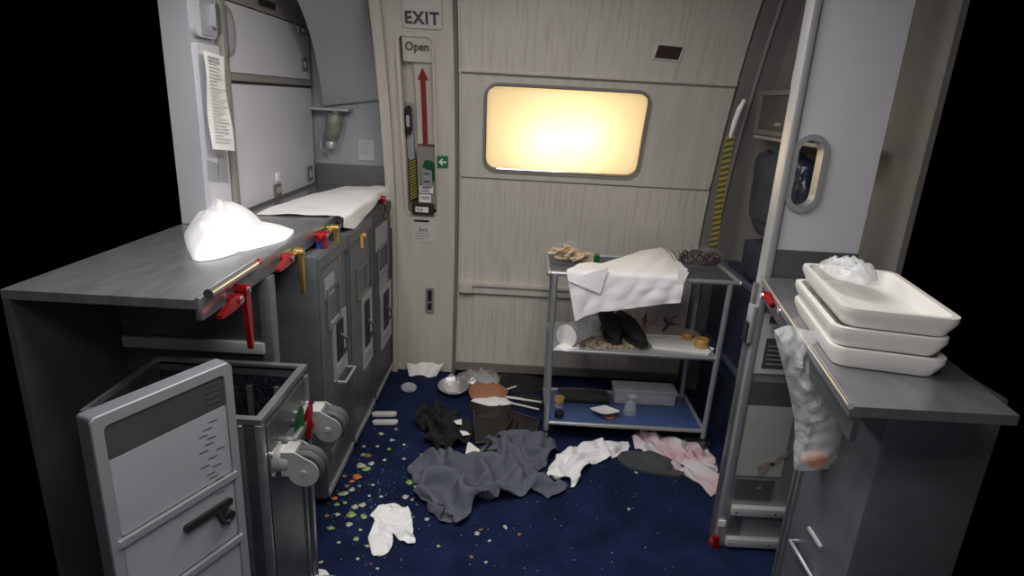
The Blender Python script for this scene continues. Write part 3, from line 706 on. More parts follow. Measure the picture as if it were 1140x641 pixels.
# post between cabinets and the nearer cabinet
uc2 = up_cab(1.7, 2.26, 'stowage_cabinet', 'pale grey stowage cabinet at the left with a printed sheet hung on it')
bm = B(); box(bm, UX - .10, UX - .01, 2.06, 2.225, CZ + .002, 2.09); obj('cabinet_body', bm, 'panel_side', uc2)
bm = B(); box(bm, UX - .02, UX + .02, 2.225, 2.262, CZ + .002, 2.09, .004); obj('corner_post', bm, 'trimgrey', uc2, smooth=True)
bm = B(); prism(bm, rrect(2.065, 2.215, 1.665, 2.0, .03), ufn, -.01, .008); d1 = obj('door', bm, 'panel', uc2, smooth=True)
bm = B(); prism(bm, rrect(2.065, 2.215, 1.06, 1.645, .012), ufn, -.01, .008); obj('door', bm, 'panel', uc2, smooth=True)
bm = B(); prism(bm, rrect(2.10, 2.20, 1.672, 1.79, .008), ufn, .008, .012); obj('catch_plate', bm, 'greyplastic', d1)
bm = B(); prism(bm, rrect(2.165, 2.195, 1.70, 1.775, .006), ufn, .012, .03); obj('catch_lever', bm, 'chrome', d1)
for (y, z, h) in ((2.10, 1.205, .05), (2.17, 1.195, .07)):
    bm = B(); prism(bm, [(y - .04, z), (y + .03, z - .015), (y + .035, z + h), (y - .04, z + h + .02)], ufn, .008, .0095); obj('tape_patch', bm, 'greyplastic', uc2)
settle(uc2)
t = thing('printed_sheet', 'white printed sheet hanging on the left cabinet', 'paper')
bm = B(); q = [P(226, 56, 0, UX + .03), P(248, 63, 0, UX + .03), P(261, 168, 0, UX + .045), P(236, 166, 0, UX + .045)]
n = 8; G = []
for i in range(n + 1):
    for_row = []
    for j in range(5):
        L = q[0].lerp(q[3], i / n); R_ = q[1].lerp(q[2], i / n); p = L.lerp(R_, j / 4); p.x += .004 * math.sin(i * .9 + j * .5); for_row.append(p)
    G.append(for_row)
A = [[bm.verts.new(p) for p in r] for r in G]; Bk = [[bm.verts.new(p - Vector((.001, 0, 0))) for p in r] for r in G]
for i in range(n):
    for j in range(4):
        bm.faces.new((A[i][j], A[i][j + 1], A[i + 1][j + 1], A[i + 1][j])); bm.faces.new((Bk[i][j], Bk[i + 1][j], Bk[i + 1][j + 1], Bk[i][j + 1]))
obj('sheet', bm, 'paper', t, smooth=True)
bm = B(); random.seed(3)
for k in range(26):
    f = .04 + k * .035; L = q[0].lerp(q[3], f); R_ = q[1].lerp(q[2], f); g0 = .12; g1 = random.uniform(.45, .92) if k > 1 else .7
    hgt = .006 if k < 2 else .003
    a = L.lerp(R_, g0) + Vector((.006, 0, 0)); b_ = L.lerp(R_, g1) + Vector((.006, 0, 0))
    i0 = k
    vs = [bm.verts.new(v) for v in (a, b_, b_ - Vector((0, 0, hgt)), a - Vector((0, 0, hgt)))]; bm.faces.new(vs)
obj('print_line', bm, 'print', t); settle(t)

# bracketed dispenser on the end wall
t = thing('wall_dispenser', 'grey cylindrical dispenser bottle clamped under a wall bar above the far worktop', 'dispenser')
top = Vector((-.925, 3.13, 1.425)); bot = Vector((-.958, 3.13, 1.245))
bm = B(); box(bm, -1.052, -.86, 3.11, 3.20, 1.425, 1.437, .002); obj('wall_bar', bm, 'alu', t)
bm = B(); lathe(bm, [(0, 0), (.024, 0), (.028, .004), (.028, .03), (.024, .036), (.033, .05), (.04, .1), (.041, .15), (.036, .165), (.02, .17), (.02, .182), (0, .182)], bot, top - bot, 24)
obj('bottle', bm, 'bottle', t, smooth=True)
bm = B(); lathe(bm, [(.0, -.002), (.026, -.002), (.029, .004), (.029, .028), (.026, .032)], bot, top - bot, 24); obj('bottle_cap', bm, 'alu', t, smooth=True)
bm = B(); tube(bm, [(-1.0, 3.19, 1.31), (-1.012, 3.15, 1.28), (-1.01, 3.13, 1.24), (-.985, 3.12, 1.222)], .006, 8); obj('bracket', bm, 'alu', t, smooth=True)
settle(t)
t = thing('wall_notice', 'small white notice on the end wall above the far worktop', 'sign')
a = P(399, 155, 1, 3.21); b_ = P(417, 179, 1, 3.21)
bm = B(); box(bm, a.x, b_.x, 3.208, 3.214, b_.z, a.z); obj('notice_card', bm, 'signwhite', t)
bm = B()
for k in range(6): box(bm, a.x + .008, b_.x - .02 - .01 * (k % 2), 3.207, 3.2082, a.z - .018 - k * .012, a.z - .015 - k * .012)
obj('print_line', bm, 'print', t); settle(t)

# linen on the left worktop
bm = B()
def sheet_over(bm, nu, nv, fn, th=.003):
    A = [[bm.verts.new(fn(i / nu, j / nv)) for j in range(nv + 1)] for i in range(nu + 1)]
    for i in range(nu):
        for j in range(nv): bm.faces.new((A[i][j], A[i + 1][j], A[i + 1][j + 1], A[i][j + 1]))
    bmesh.ops.recalc_face_normals(bm, faces=bm.faces)
    bmesh.ops.solidify(bm, geom=bm.faces[:], thickness=th)
tl = P(284, 233, 2, CZ); tr = P(362, 208, 2, CZ)
def towel(u, v):
    # u along the counter, v from back to front, then over the edge
    back = Vector((-1.00 + .02 * u, 2.30 + .72 * u, 0)); S = .40
    y = 2.32 + .86 * u - .12 * (1 - v) * u
    xb = -.99 + .12 * u * u; xe = -.678
    L1 = xe - xb; drop = .045 + .03 * math.sin(u * PI * 2.2) + .02 * u; tot = L1 + drop; s = v * tot
    w = noise.noise(Vector((u * 5, v * 4, 2.2))) * .006 + .005 * abs(math.sin(u * 9 + v * 3))
    sh = .25 * (1 - v) * (.6 - u)
    if s < L1: p = Vector((xb + s, y - sh * .3, CZ + .006 + w + .016 * math.exp(-((u - .62) / .25) ** 2) * math.sin(v * PI)))
    else:
        o = s - L1; p = Vector((xe + .008 + w * 1.2 + .004 * math.sin(u * 14), y - sh * .3, CZ + .006 - o))
    return p
sheet_over(bm, 48, 36, towel)
settle(tag(obj('table_napkin', bm, 'cloth', smooth=80), 'white linen cloth draped over the far edge of the left worktop', 'cloth'))
bm = B()
lump(bm, F2((226, 232), (250, 226), (275, 240), (295, 252), (288, 268), (262, 283), (236, 290), (215, 290), (205, 262), z=CZ), .085, CZ + .001, 22, (1, .5), .35, 4, prof=2.2)
lump(bm, F2((250, 248), (290, 248), (327, 257), (318, 268), (290, 276), (262, 280), z=CZ), .022, CZ + .0008, 30, (.2, 1), .5, 6)
t = tag(obj('table_napkin', bm, 'cloth', smooth=80), 'heaped white linen cloth on the near end of the left worktop', 'cloth'); settle(t)

# ================================================================== STANDING OPEN CART (tipped on its end)
oc = thing('open_galley_cart', 'empty steel galley cart standing on end with its castors facing out', 'cart')
X1, Y0, Y1, ZT = -.553, 1.21, 1.508, .80
X0 = -.96
w = .014
bm = B()
for a in ((X0, X1, Y0, Y0 + w), (X0, X1, Y1 - w, Y1), (X1 - w, X1, Y0, Y1), (X0, X0 + w, Y0, Y1)): box(bm, a[0], a[1], a[2], a[3], .0, ZT - .006)
obj('cart_shell', bm, 'darksteel', oc)
bm = B()
for a in ((X0 + w, X1 - w, Y0 + w, Y0 + w + .003), (X0 + w, X1 - w, Y1 - w - .003, Y1 - w), (X1 - w - .003, X1 - w, Y0 + w, Y1 - w)): box(bm, a[0], a[1], a[2], a[3], .03, ZT - .03)
box(bm, X0, X1 - w, Y0 + w, Y1 - w, .02, .03); obj('inner_lining', bm, 'wet', oc)
bm = B()
for k in range(6):
    xx = X1 - .08 - k * .075; box(bm, xx, xx + .012, Y1 - w - .012, Y1 - w - .003, .06, ZT - .06)
obj('runner', bm, 'steel', oc)
bm = B(); rin = lambda u, v, d: Vector((u, v, ZT - .012 + d))
ring(bm, [(X0, Y0 - .004), (X1 + .004, Y0 - .004), (X1 + .004, Y1 + .004), (X0, Y1 + .004)], [(X0 + .01, Y0 + w), (X1 - w, Y0 + w), (X1 - w, Y1 - w), (X0 + .01, Y1 - w)], rin, 0, .014); obj('rim', bm, 'steel', oc)
bm = B(); box(bm, X1 - .05, X1 - .038, Y0 - .012, Y0, .0, ZT - .012, .003); box(bm, X1 - .012, X1 + .006, Y0 - .008, Y0 + .01, 0, ZT - .012, .003); obj('corner_post', bm, 'steel', oc, smooth=True)
bm = B(); box(bm, X1 - .17, X1 - .052, Y0 - .008, Y0, .33, ZT - .03, .003); obj('side_plate', bm, 'cart', oc, smooth=True)
bm = B(); box(bm, X1, X1 + .004, Y0 + .02, Y1 - .02, .02, ZT - .03); obj('base_plate', bm, 'darksteel', oc)
bm = B(); box(bm, X1, X1 + .012, Y1 - .03, Y1 - .01, .0, ZT - .02, .003); box(bm, X1 + .002, X1 + .009, Y1 - .07, Y1 - .06, .0, .5, .002); obj('edge_channel', bm, 'steel', oc, smooth=True)
def castor(y, z):
    """castor on the base plate which now faces +x"""
    bm = B(); prism(bm, rrect(y - .034, y + .034, z - .034, z + .034, .008), lambda u, v, d: Vector((X1 + .004 + d, u, v)), 0, .006)
    pl_ = obj('castor', bm, 'chrome', oc, smooth=True)
    R0 = .046; cxw = X1 + .082; c0 = Vector((cxw, y, z - .014)); rc = .037
    bm = B(); lathe(bm, [(0, 0), (.031, 0), (.033, .008), (.033, .034), (.030, .040), (0, .040)], (X1 + .008, y, z + .002), (1, 0, 0), 28); obj('castor_fork', bm, 'wheelgrey', pl_, smooth=True)
    for s in (-1, 1):
        bm = B()
        pol = [(X1 + .03, z + .034), (X1 + .062, z + .036), (X1 + .072, z + .030)] + [(cxw + rc * math.cos(a), c0.z - .004 + rc * math.sin(a)) for a in [PI * .40 - k * PI * 1.3 / 18 for k in range(19)]] + [(X1 + .03, z - .030)]
        prism(bm, pol, lambda u, v, d: Vector((u, y + s * (.0245 + d), v)), 0, .004); obj('castor_cheek', bm, 'wheelgrey', pl_, smooth=25)
    bm = B(); box(bm, X1 + .03, X1 + .064, y - .026, y + .026, z - .030, z + .036, .008); obj('castor_hood', bm, 'wheelgrey', pl_, smooth=True)
    for s in (-1, 1):
        bm = B(); lathe(bm, [(0, .001), (.030, .001), (R0 - .004, .002), (R0, .006), (R0, .018), (R0 - .004, .0225), (.03, .0235), (0, .0235)], (c0.x, y, c0.z), (0, s, 0), 36)
        obj('wheel', bm, 'wheel', pl_, smooth=True)
        bm = B(); lathe(bm, [(.009, 0), (.007, .002), (0, .0025)], (c0.x, y + s * .0285, c0.z - .004), (0, s, 0), 14); obj('axle_cap', bm, 'greyplastic', pl_, smooth=True)
    for a in (-.028, .028):
        for b in (-.028, .028):
            bm = B(); lathe(bm, [(.006, 0), (.006, .004), (0, .005)], (X1 + .010, y + a, z + b), (1, 0, 0), 8); obj('mount_bolt', bm, 'chrome', pl_)
castor(1.262, .668); castor(1.452, .672); castor(1.255, .085); castor(1.455, .085)
bm = B(); box(bm, X1 + .004, X1 + .028, 1.315, 1.40, .60, .69, .004); obj('brake_housing', bm, 'cart', oc, smooth=True)
bm = B(); box(bm, X1 + .004, X1 + .05, 1.285, 1.30, .695, .708, .003); box(bm, X1 + .04, X1 + .052, 1.285, 1.385, .692, .712, .003); box(bm, X1 + .004, X1 + .045, 1.37, 1.385, .695, .708, .003); obj('brake_bar', bm, 'steel', oc, smooth=True)
bm = B(); cyl(bm, (X1 + .022, 1.30, .635), (X1 + .022, 1.30, .665), .012, seg=14); cyl(bm, (X1 + .022, 1.30, .60), (X1 + .022, 1.30, .64), .008, seg=10); obj('brake_pin', bm, 'chrome', oc, smooth=True)
def pedal(y, m, dx, name):
    bm = B(); prism(bm, [(dx, .672), (dx + .018, .672), (dx + .02, .70), (dx + .032, .715), (dx + .024, .73), (dx + .026, .765), (dx + .02, .785), (dx + .004, .76), (dx - .008, .725)], lambda u, v, d: Vector((X1 + dx + (u - dx) * .72, y + d, .665 + (v - .672) * .92)), -.005, .005)
    obj(name, bm, m, oc, smooth=25)
pedal(1.345, 'greenlever', .030, 'green_pedal'); pedal(1.365, 'red', .046, 'red_pedal')
settle(oc)

# open cart door leaning at the left edge
cd = thing('cart_door', 'grey moulded door of a galley cart swung open at the lower left', 'cart door')
hy = Vector((-.556, 1.10, 0)); dv = Vector((-math.sin(math.radians(25)), -math.cos(math.radians(25)), 0)); nv_ = Vector((dv.y, -dv.x, 0)) * -1
nv_ = Vector((math.cos(math.radians(25)), -math.sin(math.radians(25)), 0))
def dfn(u, v, d): return hy + dv * u + nv_ * d + Vector((0, 0, v))
ztop = P(255, 402, 1, 1.10).z
bm = B(); prism(bm, rrect(0, .27, .02, ztop, .006), dfn, -.032, 0); obj('door_panel', bm, 'cart', cd, smooth=True)
bm = B(); ring(bm, rrect(.0, .27, .02, ztop, .012), rrect(.018, .252, .04, ztop - .02, .01), dfn, 0, .006); obj('door_rim', bm, 'alu', cd, smooth=True)
bm = B(); prism(bm, rrect(.02, .25, ztop - .085, ztop - .022, .008), dfn, 0, .003); obj('top_band', bm, 'cartdark', cd)
bm = B(); prism(bm, rrect(.02, .25, .755, ztop - .087, .006), dfn, 0, .0035); obj('inner_panel', bm, 'doorgrey', cd, smooth=True)
bm = B(); prism(bm, rrect(.02, .25, .60, .735, .012), dfn, 0, .004); obj('inner_panel', bm, 'doorgrey', cd, smooth=True)
bm = B(); prism(bm, rrect(.02, .25, .05, .575, .012), dfn, 0, .0035); obj('inner_panel', bm, 'doorgrey', cd, smooth=True)
for z in (.737, .580):
    bm = B(); prism(bm, [(.012, z), (.258, z), (.258, z + .014), (.012, z + .014)], dfn, 0, .010); obj('moulded_rib', bm, 'alu', cd)
bm = B(); prism(bm, rrect(.03, .14, .685, .70, .006), dfn, .004, .012); cyl(bm, dfn(.045, .665, .004), dfn(.045, .665, .02), .012, seg=14); tube(bm, [dfn(.07, .69, .01), dfn(.06, .66, .016), dfn(.05, .655, .02)], .006, 8)
obj('latch', bm, 'black', cd, smooth=True)
bm = B()
for k in range(4): prism(bm, [(.03, ztop - .035 - k * .012), (.06, ztop - .035 - k * .012), (.06, ztop - .030 - k * .012), (.03, ztop - .030 - k * .012)], dfn, .003, .004)
random.seed(5)
for k in range(16):
    uu = .03 + .02 * random.random() + .01 * (k % 3); zz = ztop - .11 - k * .011
    prism(bm, [(uu, zz), (uu + .02, zz + .002), (uu + .02, zz + .004), (uu, zz + .002)], dfn, .0036, .0042)
obj('print_line', bm, 'ink', cd); settle(cd)

# ================================================================== SHELF TROLLEY
tr = thing('shelf_trolley', 'three-shelf metal service trolley standing in front of the door', 'trolley')
TX0, TX1, TY0, TY1 = .195, .932, 2.515, 2.86
for (x, y) in ((TX0, TY0), (TX1, TY0), (TX0 + .01, TY1), (TX1 - .02, TY1)):
    bm = B(); cyl(bm, (x, y, .055), (x + (.012 if x > .5 else -.012), y, .815), .013, seg=16); obj('upright', bm, 'tube', tr, smooth=True)
    bm = B(); box(bm, x - .012, x + .012, y - .016, y + .016, .03, .062, .004); k_ = obj('castor', bm, 'black', tr)
    bm = B(); lathe(bm, [(0, -.011), (.022, -.011), (.027, -.006), (.027, .006), (.022, .011), (0, .011)], (x, y, .0275), (1, 0, 0), 20); obj('wheel', bm, 'wheel', k_, smooth=True)
def shelf(z, x0, x1, y0, y1, m, lab, lip=.014, rail=.011):
    bm = B(); box(bm, x0, x1, y0, y1, z - .012, z, .003); s = obj('shelf', bm, m, tr, smooth=True, label=lab)
    bm = B(); pts = [(x0, y0, z), (x1, y0, z), (x1, y1, z), (x0, y1, z)]
    for a, b_ in zip(pts, pts[1:] + pts[:1]):
        cyl(bm, a, b_, rail, seg=12)
    for p in pts:
        bmesh.ops.create_icosphere(bm, subdivisions=2, radius=rail * 1.25, matrix=Matrix.Translation(p))
    obj('shelf_rail', bm, 'tube', s, smooth=True)
shelf(.818, .158, .985, 2.515, 2.868, 'shelfgrey', 'grey top shelf')
shelf(.462, TX0, TX1, 2.515, 2.86, 'alu', 'bare metal middle shelf', rail=.009)
shelf(.095, TX0 + .005, TX1, 2.515, 2.86, 'shelfblue', 'blue bottom shelf', rail=.010)
settle(tr)

# --- on the top shelf
ST = .8245; TP = .818 + .0
def on(px, py, z): return P(px, py, 2, z)
def wrapped(name, label, px0, px1, py, z, h, m, n, rs, seed, cat, film=True, fm='film'):
    random.seed(seed); a = on(px0, py, z); b_ = on(px1, py, z); c = (a + b_) / 2; W = (b_.x - a.x) / 2
    t = thing(name, label, cat)
    k = 'pastry' if m == 'bread' else ('fruit' if m == 'grape' else 'piece')
    for i in range(n):
        an = random.uniform(0, 2 * PI); r = math.sqrt(random.random()) * W * .75
        r_ = random.uniform(*rs); p = Vector((c.x + r * math.cos(an), c.y + r * math.sin(an) * .55, z + r_ + random.random() ** 1.5 * (h - 2 * r_) * (1 - r / W * .6)))
        bm = B(); bmesh.ops.create_icosphere(bm, subdivisions=2, radius=r_, matrix=Matrix.Translation(p) @ Matrix.Rotation(an, 4, 'Z') @ (Matrix.Rotation(random.uniform(-.7, .7), 4, 'X') @ Matrix.Diagonal((1.35, 1, .32, 1)) if m == 'bread' else Matrix.Identity(4)))
        for v in bm.verts: v.co += Vector((1, 1, 1)) * noise.noise(v.co * 40) * r_ * (.5 if m == 'bread' else .15)
        obj(k, bm, m, t, smooth=True)
    if film:
        bm = B(); pts = [(c.x + W * 1.08 * math.cos(2 * PI * k / 12), c.y + W * .68 * math.sin(2 * PI * k / 12)) for k in range(12)]
        lump(bm, pts, h * 1.05, z + .0005, 50, (1, .4), .3, seed, prof=4); obj('plastic_wrap', bm, fm, t, smooth=80)
    return settle(t)
M['filmthin'] = mat('thin_wrap', (.7, .7, .7), .1, alpha=.05, spec=1., bump=1., bump_scale=30)
wrapped('wrapped_pastries', 'pale pastries in clear wrap on the left of the trolley top', 611, 652, 291, TP, .095, 'bread', 34, (.016, .028), 2, 'food', fm='filmthin')
wrapped('wrapped_fruit', 'dark red fruit in clear wrap at the right end of the trolley top', 748, 807, 293, TP, .075, 'grape', 90, (.009, .014), 8, 'fruit', fm='filmthin')
bm = B()
for k in range(7):
    a = on(752 + k * 3, 296, TP) + Vector((0, 0, .02)); tube(bm, [a, a + Vector((-.03 + k * .008, .02, .035 + .006 * (k % 3))), a + Vector((-.05 + k * .014, .03, .045))], .0016, 5)
t = tag(obj('fruit_stalks', bm, 'brownstuff', smooth=True), 'thin dark stalks rising from the wrapped red fruit', 'stalks'); settle(t)
t = thing('small_carton', 'small yellow and dark green carton beside the pastries', 'carton')
a = on(655, 291, TP)
bm = B(); box(bm, a.x - .03, a.x + .022, a.y - .02, a.y + .02, TP + .001, TP + .042, .003); obj('carton', bm, 'bread', t)
bm = B(); box(bm, a.x + .022, a.x + .05, a.y - .018, a.y + .02, TP + .001, TP + .036, .004); obj('carton_end', bm, 'greenlever', t); settle(t)
# white cloth over the front edge
bm = B()
yf = 2.498
L0 = [(647, 293), (668, 294), (690, 289), (712, 280), (735, 276), (748, 283), (757, 293), (766, 301)]
TPc = TP + .014
backs = [P(x, y, 2, TPc) for x, y in L0]
bots = [P(x, y, 1, yf - .006) for x, y in ((640, 357), (652, 351), (668, 346), (690, 344), (712, 341), (735, 338), (757, 336))]
lefts = P(630, 311, 1, yf)
def interp(L, t):
    k = min(int(t * (len(L) - 1)), len(L) - 2); return L[k].lerp(L[k + 1], t * (len(L) - 1) - k)
def tcloth(u, v):
    bp = interp(backs, u); lo = interp(bots, u)
    ex = .2 + 0 * u; e = Vector((P(630, 311, 1, yf).x + u * (P(762, 306, 1, yf).x - P(630, 311, 1, yf).x), yf, TPc + .002))
    w = .005 * noise.noise(Vector((u * 6, v * 5, 3.3))) + .004 * math.sin(u * 17 + v * 4)
    if v < .42:
        p = bp.lerp(e, v / .42); p.z += .002 + abs(w) * 1.3 + .014 * math.sin(PI * v / .42) * math.exp(-((u - .62) / .25) ** 2)
    else:
        p = e.lerp(lo, (v - .42) / .58); p.y -= .004 + abs(w) * 1.6 * min(1, (v - .42) * 5) + .006 * math.sin(PI * u) * (v - .42)
    return p
sheet_over(bm, 44, 36, tcloth, .002)
# folded-over flap at the left corner and spare corner at the right
def flap(u, v):
    a = P(632, 311, 1, yf - .012); b_ = P(678, 297, 1, yf - .012); c = P(668, 327, 1, yf - .018); d = P(634, 313, 1, yf - .016)
    return a.lerp(b_, u).lerp(d.lerp(c, u), v) + Vector((0, -.004 * math.sin(PI * u), 0))
sheet_over2 = B(); sheet_over(sheet_over2, 8, 8, flap, .002)
me_t = bpy.data.meshes.new('tmp'); sheet_over2.to_mesh(me_t); sheet_over2.free(); bm.from_mesh(me_t)
def flap2(u, v):
    a = P(755, 298, 1, yf - .004); b_ = P(767, 303, 1, yf - .004); c = P(760, 318, 1, yf - .008); d = P(754, 316, 1, yf - .006)
    return a.lerp(b_, u).lerp(d.lerp(c, u), v)
s2 = B(); sheet_over(s2, 4, 4, flap2, .002); s2.to_mesh(me_t); s2.free(); bm.from_mesh(me_t)
t = tag(obj('table_napkin', bm, 'cloth', smooth=80), 'white cloth hanging over the front of the trolley top', 'cloth'); settle(t)

# --- on the middle shelf (z .462)
MS = .463
t = thing('plastic_cups', 'sleeve of frosted plastic cups lying on its side at the left of the middle shelf', 'cups')
base = on(630, 380, MS); axd = Vector((.10, .13, .0)).normalized()
ce = Vector((base.x - .004, 2.555, MS + .054))
bm = B()
for k in range(9):
    o = ce + axd * (.018 * k); lathe(bm, [(.050, 0), (.052, .004), (.048, .02), (.045, .026)], o, axd, 24)
lathe(bm, [(.046, 0), (.036, .09), (0, .09)], ce + axd * .15, axd, 24); obj('cup_stack', bm, 'film', t, smooth=True)
bm = B(); lathe(bm, [(0, .004), (.045, .003), (.053, .0), (.053, -.004), (0, -.006)], ce - axd * .002 , axd, 28); obj('white_rim', bm, 'white', t, smooth=True)
settle(t)
bm = B(); lump(bm, F2((617, 388), (626, 382), (645, 382), (644, 390), (630, 391), z=MS), .012, MS, 40, (1, 0), .3, 3); t = tag(obj('paper_plate', bm, 'paper', smooth=80), 'crumpled white paper under the frosted cups', 'paper'); settle(t)
bm = B(); lump(bm, F2((645, 386), (655, 376), (685, 374), (724, 380), (722, 388), (690, 389), (660, 389), z=MS), .018, MS, 90, (1, .2), .7, 5, prof=4)
t = tag(obj('foil_packets', bm, 'foilgold', smooth=80), 'patterned foil wrappers under the black shoes', 'wrappers'); settle(t)
def shoe(px0, py0, px1, py1, z, label, m='blackcloth'):
    a = P(px0, py0, 2, z); b_ = P(px1, py1, 2, z); d = (b_ - a); L = d.length; d.normalize(); s = Vector((-d.y, d.x, 0))
    t = thing('black_shoe', label, 'shoe', 'black shoes on the middle shelf')
    n = 14; secs = []
    bm = B()
    for i in range(n + 1):
        f = i / n; wd = (.034 + .012 * math.sin(PI * min(1, f * 1.15)) - .02 * max(0, f - .85) / .15 * 1) ; ht = .075 - .04 * min(1, max(0, (f - .35) / .5)) - .02 * max(0, f - .85) / .15
        if i in (0,): wd *= .7
        c = a + d * (L * f); rg = []
        for k in range(14):
            an = 2 * PI * k / 14; rg.append(bm.verts.new(c + s * (wd * math.cos(an)) + Vector((0, 0, .012 + ht / 2 + ht / 2 * math.sin(an)))))
        secs.append(rg)
    for A, Bq in zip(secs, secs[1:]):
        for k in range(14): bm.faces.new((A[k], A[(k + 1) % 14], Bq[(k + 1) % 14], Bq[k]))
    bm.faces.new(secs[0][::-1]); bm.faces.new(secs[-1]); obj('upper', bm, m, t, smooth=80)
    bm = B(); pol = [(-.03, 0), (-.036, L * .2), (-.034, L * .45), (-.046, L * .75), (-.03, L * .97), (0, L * 1.02), (.03, L * .97), (.044, L * .75), (.032, L * .45), (.034, L * .2), (.028, 0), (0, -.008)]
    prism(bm, pol, lambda u, v, dd: a + d * v + s * u + Vector((0, 0, dd)), 0, .014); obj('sole', bm, 'black', t)
    return settle(t)
shoe(672, 357, 686, 383, MS + .02, 'black shoe standing toward the left of the middle shelf, beneath the hanging cloth')
shoe(688, 363, 716, 386, MS + .02, 'black shoe on the middle shelf nearer the white paper tray')
t = thing('film_bundle', 'clear crumpled wrap with brown scraps at the back of the middle shelf', 'wrap')
bm = B(); lump(bm, F2((700, 366), (715, 358), (745, 358), (765, 366), (762, 374), (735, 377), (712, 376), z=MS), .05, MS, 45, (1, .5), .6, 12); obj('wrap', bm, 'filmthin', t, smooth=80)
random.seed(4)
for k in range(12):
    p = on(random.uniform(706, 757), random.uniform(363, 372), MS); bm = B()
    tube(bm, [p + Vector((random.uniform(-.03, .03), 0, random.uniform(.005, .03))), p + Vector((0, 0, random.uniform(.02, .06))), p + Vector((random.uniform(-.03, .04), .01, random.uniform(.03, .07)))], random.uniform(.003, .006), 6); obj('brown_scrap', bm, random.choice(['brownstuff', 'rust', 'brownstuff']), t, smooth=True)
settle(t)
t = thing('paper_tray', 'flat white paper tray along the front of the middle shelf', 'tray')
q = F2((717, 372), (765, 374), (795, 388), (789, 393), (727, 386), z=MS + .01)
bm = B(); prism(bm, [tuple(v) for v in q], lambda u, v, d: Vector((u, v, MS + d)), .0, .006); obj('tray_base', bm, 'paper', t)
bm = B(); qq = [Vector((v.x, v.y, MS + .008)) for v in q]; tube(bm, qq, .0035, 6, closed=True); obj('tray_rim', bm, 'paper', t, smooth=True); settle(t)
def pot(px, py, z, r, h, label, lid='caramel', body='caramel', name='amber_pot', grp=None, cat='pot'):
    p = P(px, py, 2, z); t = thing(name, label, cat, grp)
    bm = B(); lathe(bm, [(0, 0), (r * .86, 0), (r * .9, h * .1), (r * .95, h * .6), (0, h * .6)], (p.x, p.y, z), seg=24); obj('pot_body', bm, body, t, smooth=True)
    bm = B(); lathe(bm, [(r * .95, h * .58), (r, h * .6), (r, h * .93), (r * .94, h), (r * .6, h * .97), (0, h * .97)], (p.x, p.y, z), seg=24); obj('lid', bm, lid, t, smooth=True)
    return settle(t)
pot(765, 377, MS + .006, .028, .032, 'round amber pot behind the other at the right of the middle shelf', grp='amber pots')
pot(780, 386, MS + .007, .034, .042, 'larger round amber pot at the front right of the middle shelf', grp='amber pots')
# --- bottom shelf
BS = .096
pot(622, 452, BS, .026, .05, 'small jar with yellow lid at the left of the blue bottom shelf', lid='caramel', body='clear', name='lidded_jar', cat='jar')
pot(622, 464, BS, .022, .03, 'dark small cup in front of the yellow-lidded jar', lid='black', body='black', name='dark_cup', cat='cup')
t = thing('square_saucer', 'white square saucer tilted on the blue bottom shelf', 'saucer')
c = on(673, 459, BS + .02); bm = B()
pol = rrect(-.05, .05, -.05, .05, .022, 4)
def sf(u, v, d):
    rr_ = (abs(u) ** 3 + abs(v) ** 3) ** (1 / 3) / .05
    a = math.radians(38); x, y = u * math.cos(a) - v * math.sin(a), u * math.sin(a) + v * math.cos(a)
    return Vector((c.x + x * 1.15, c.y + y * .9, c.z + d + .012 * rr_ ** 3 - .1 * y))
Vr = [[bm.verts.new(sf(u * s, v * s, 0)) for u, v in pol] for s in (.3, .55, .75, .9, 1)]
bm.faces.new(Vr[0])
for A, Bq in zip(Vr, Vr[1:]):
    for k in range(len(pol)): bm.faces.new((A[k], A[(k + 1) % len(pol)], Bq[(k + 1) % len(pol)], Bq[k]))
bmesh.ops.solidify(bm, geom=bm.faces[:], thickness=.003); tag(obj('saucer', bm, 'white', t, smooth=80), '', '') if 0 else obj('dish', bm, 'white', t, smooth=80)
settle(t)
bm = B(); p = on(678, 464, BS); lathe(bm, [(0, 0), (.028, 0), (.03, .006), (.026, .012), (0, .012)], (p.x, p.y, BS), seg=20); t = tag(obj('round_biscuit', bm, 'rust', smooth=True), 'round orange-brown biscuit under the white saucer', 'biscuit'); settle(t)
bm = B(); p = on(701, 460, BS)
lathe(bm, [(.032, 0), (.034, .002), (.028, .045), (.02, .06), (.006, .066), (.005, .085), (.02, .092), (.022, .094), (0, .095)], (p.x, p.y, BS), seg=28)
t = tag(obj('clear_glass', bm, 'clear', smooth=True), 'upturned clear glass beside the white saucer', 'glass'); settle(t)
t = thing('clear_box', 'shallow clear plastic box at the back of the blue bottom shelf', 'box')
a = P(684, 436, 1, 2.76); b_ = P(752, 438, 1, 2.76)
bm = B(); box(bm, a.x, b_.x, 2.74, 2.84, BS, BS + .065, .008); obj('box_body', bm, 'film', t, smooth=True)
bm = B(); box(bm, a.x - .006, b_.x + .006, 2.735, 2.845, BS + .066, BS + .078, .004); obj('box_lid', bm, 'film', t, smooth=True)
bm = B(); box(bm, a.x + .02, b_.x - .02, 2.76, 2.82, BS + .006, BS + .05, .006); obj('foil_content', bm, 'foil', t); settle(t)
t = thing('dark_tray', 'dark shallow tray with wrap at the back left of the bottom shelf', 'tray')
a = P(622, 434, 1, 2.78); b_ = P(678, 436, 1, 2.78)
bm = B(); box(bm, a.x, b_.x, 2.72, 2.84, BS, BS + .02, .006); obj('tray_base', bm, 'black', t, smooth=True)
bm = B(); lump(bm, [(a.x + .01, 2.73), (b_.x - .01, 2.73), (b_.x - .02, 2.83), (a.x + .02, 2.83)], .03, BS + .02, 60, (1, .5), .6, 3); obj('wrap', bm, 'filmthin', t, smooth=80); settle(t)

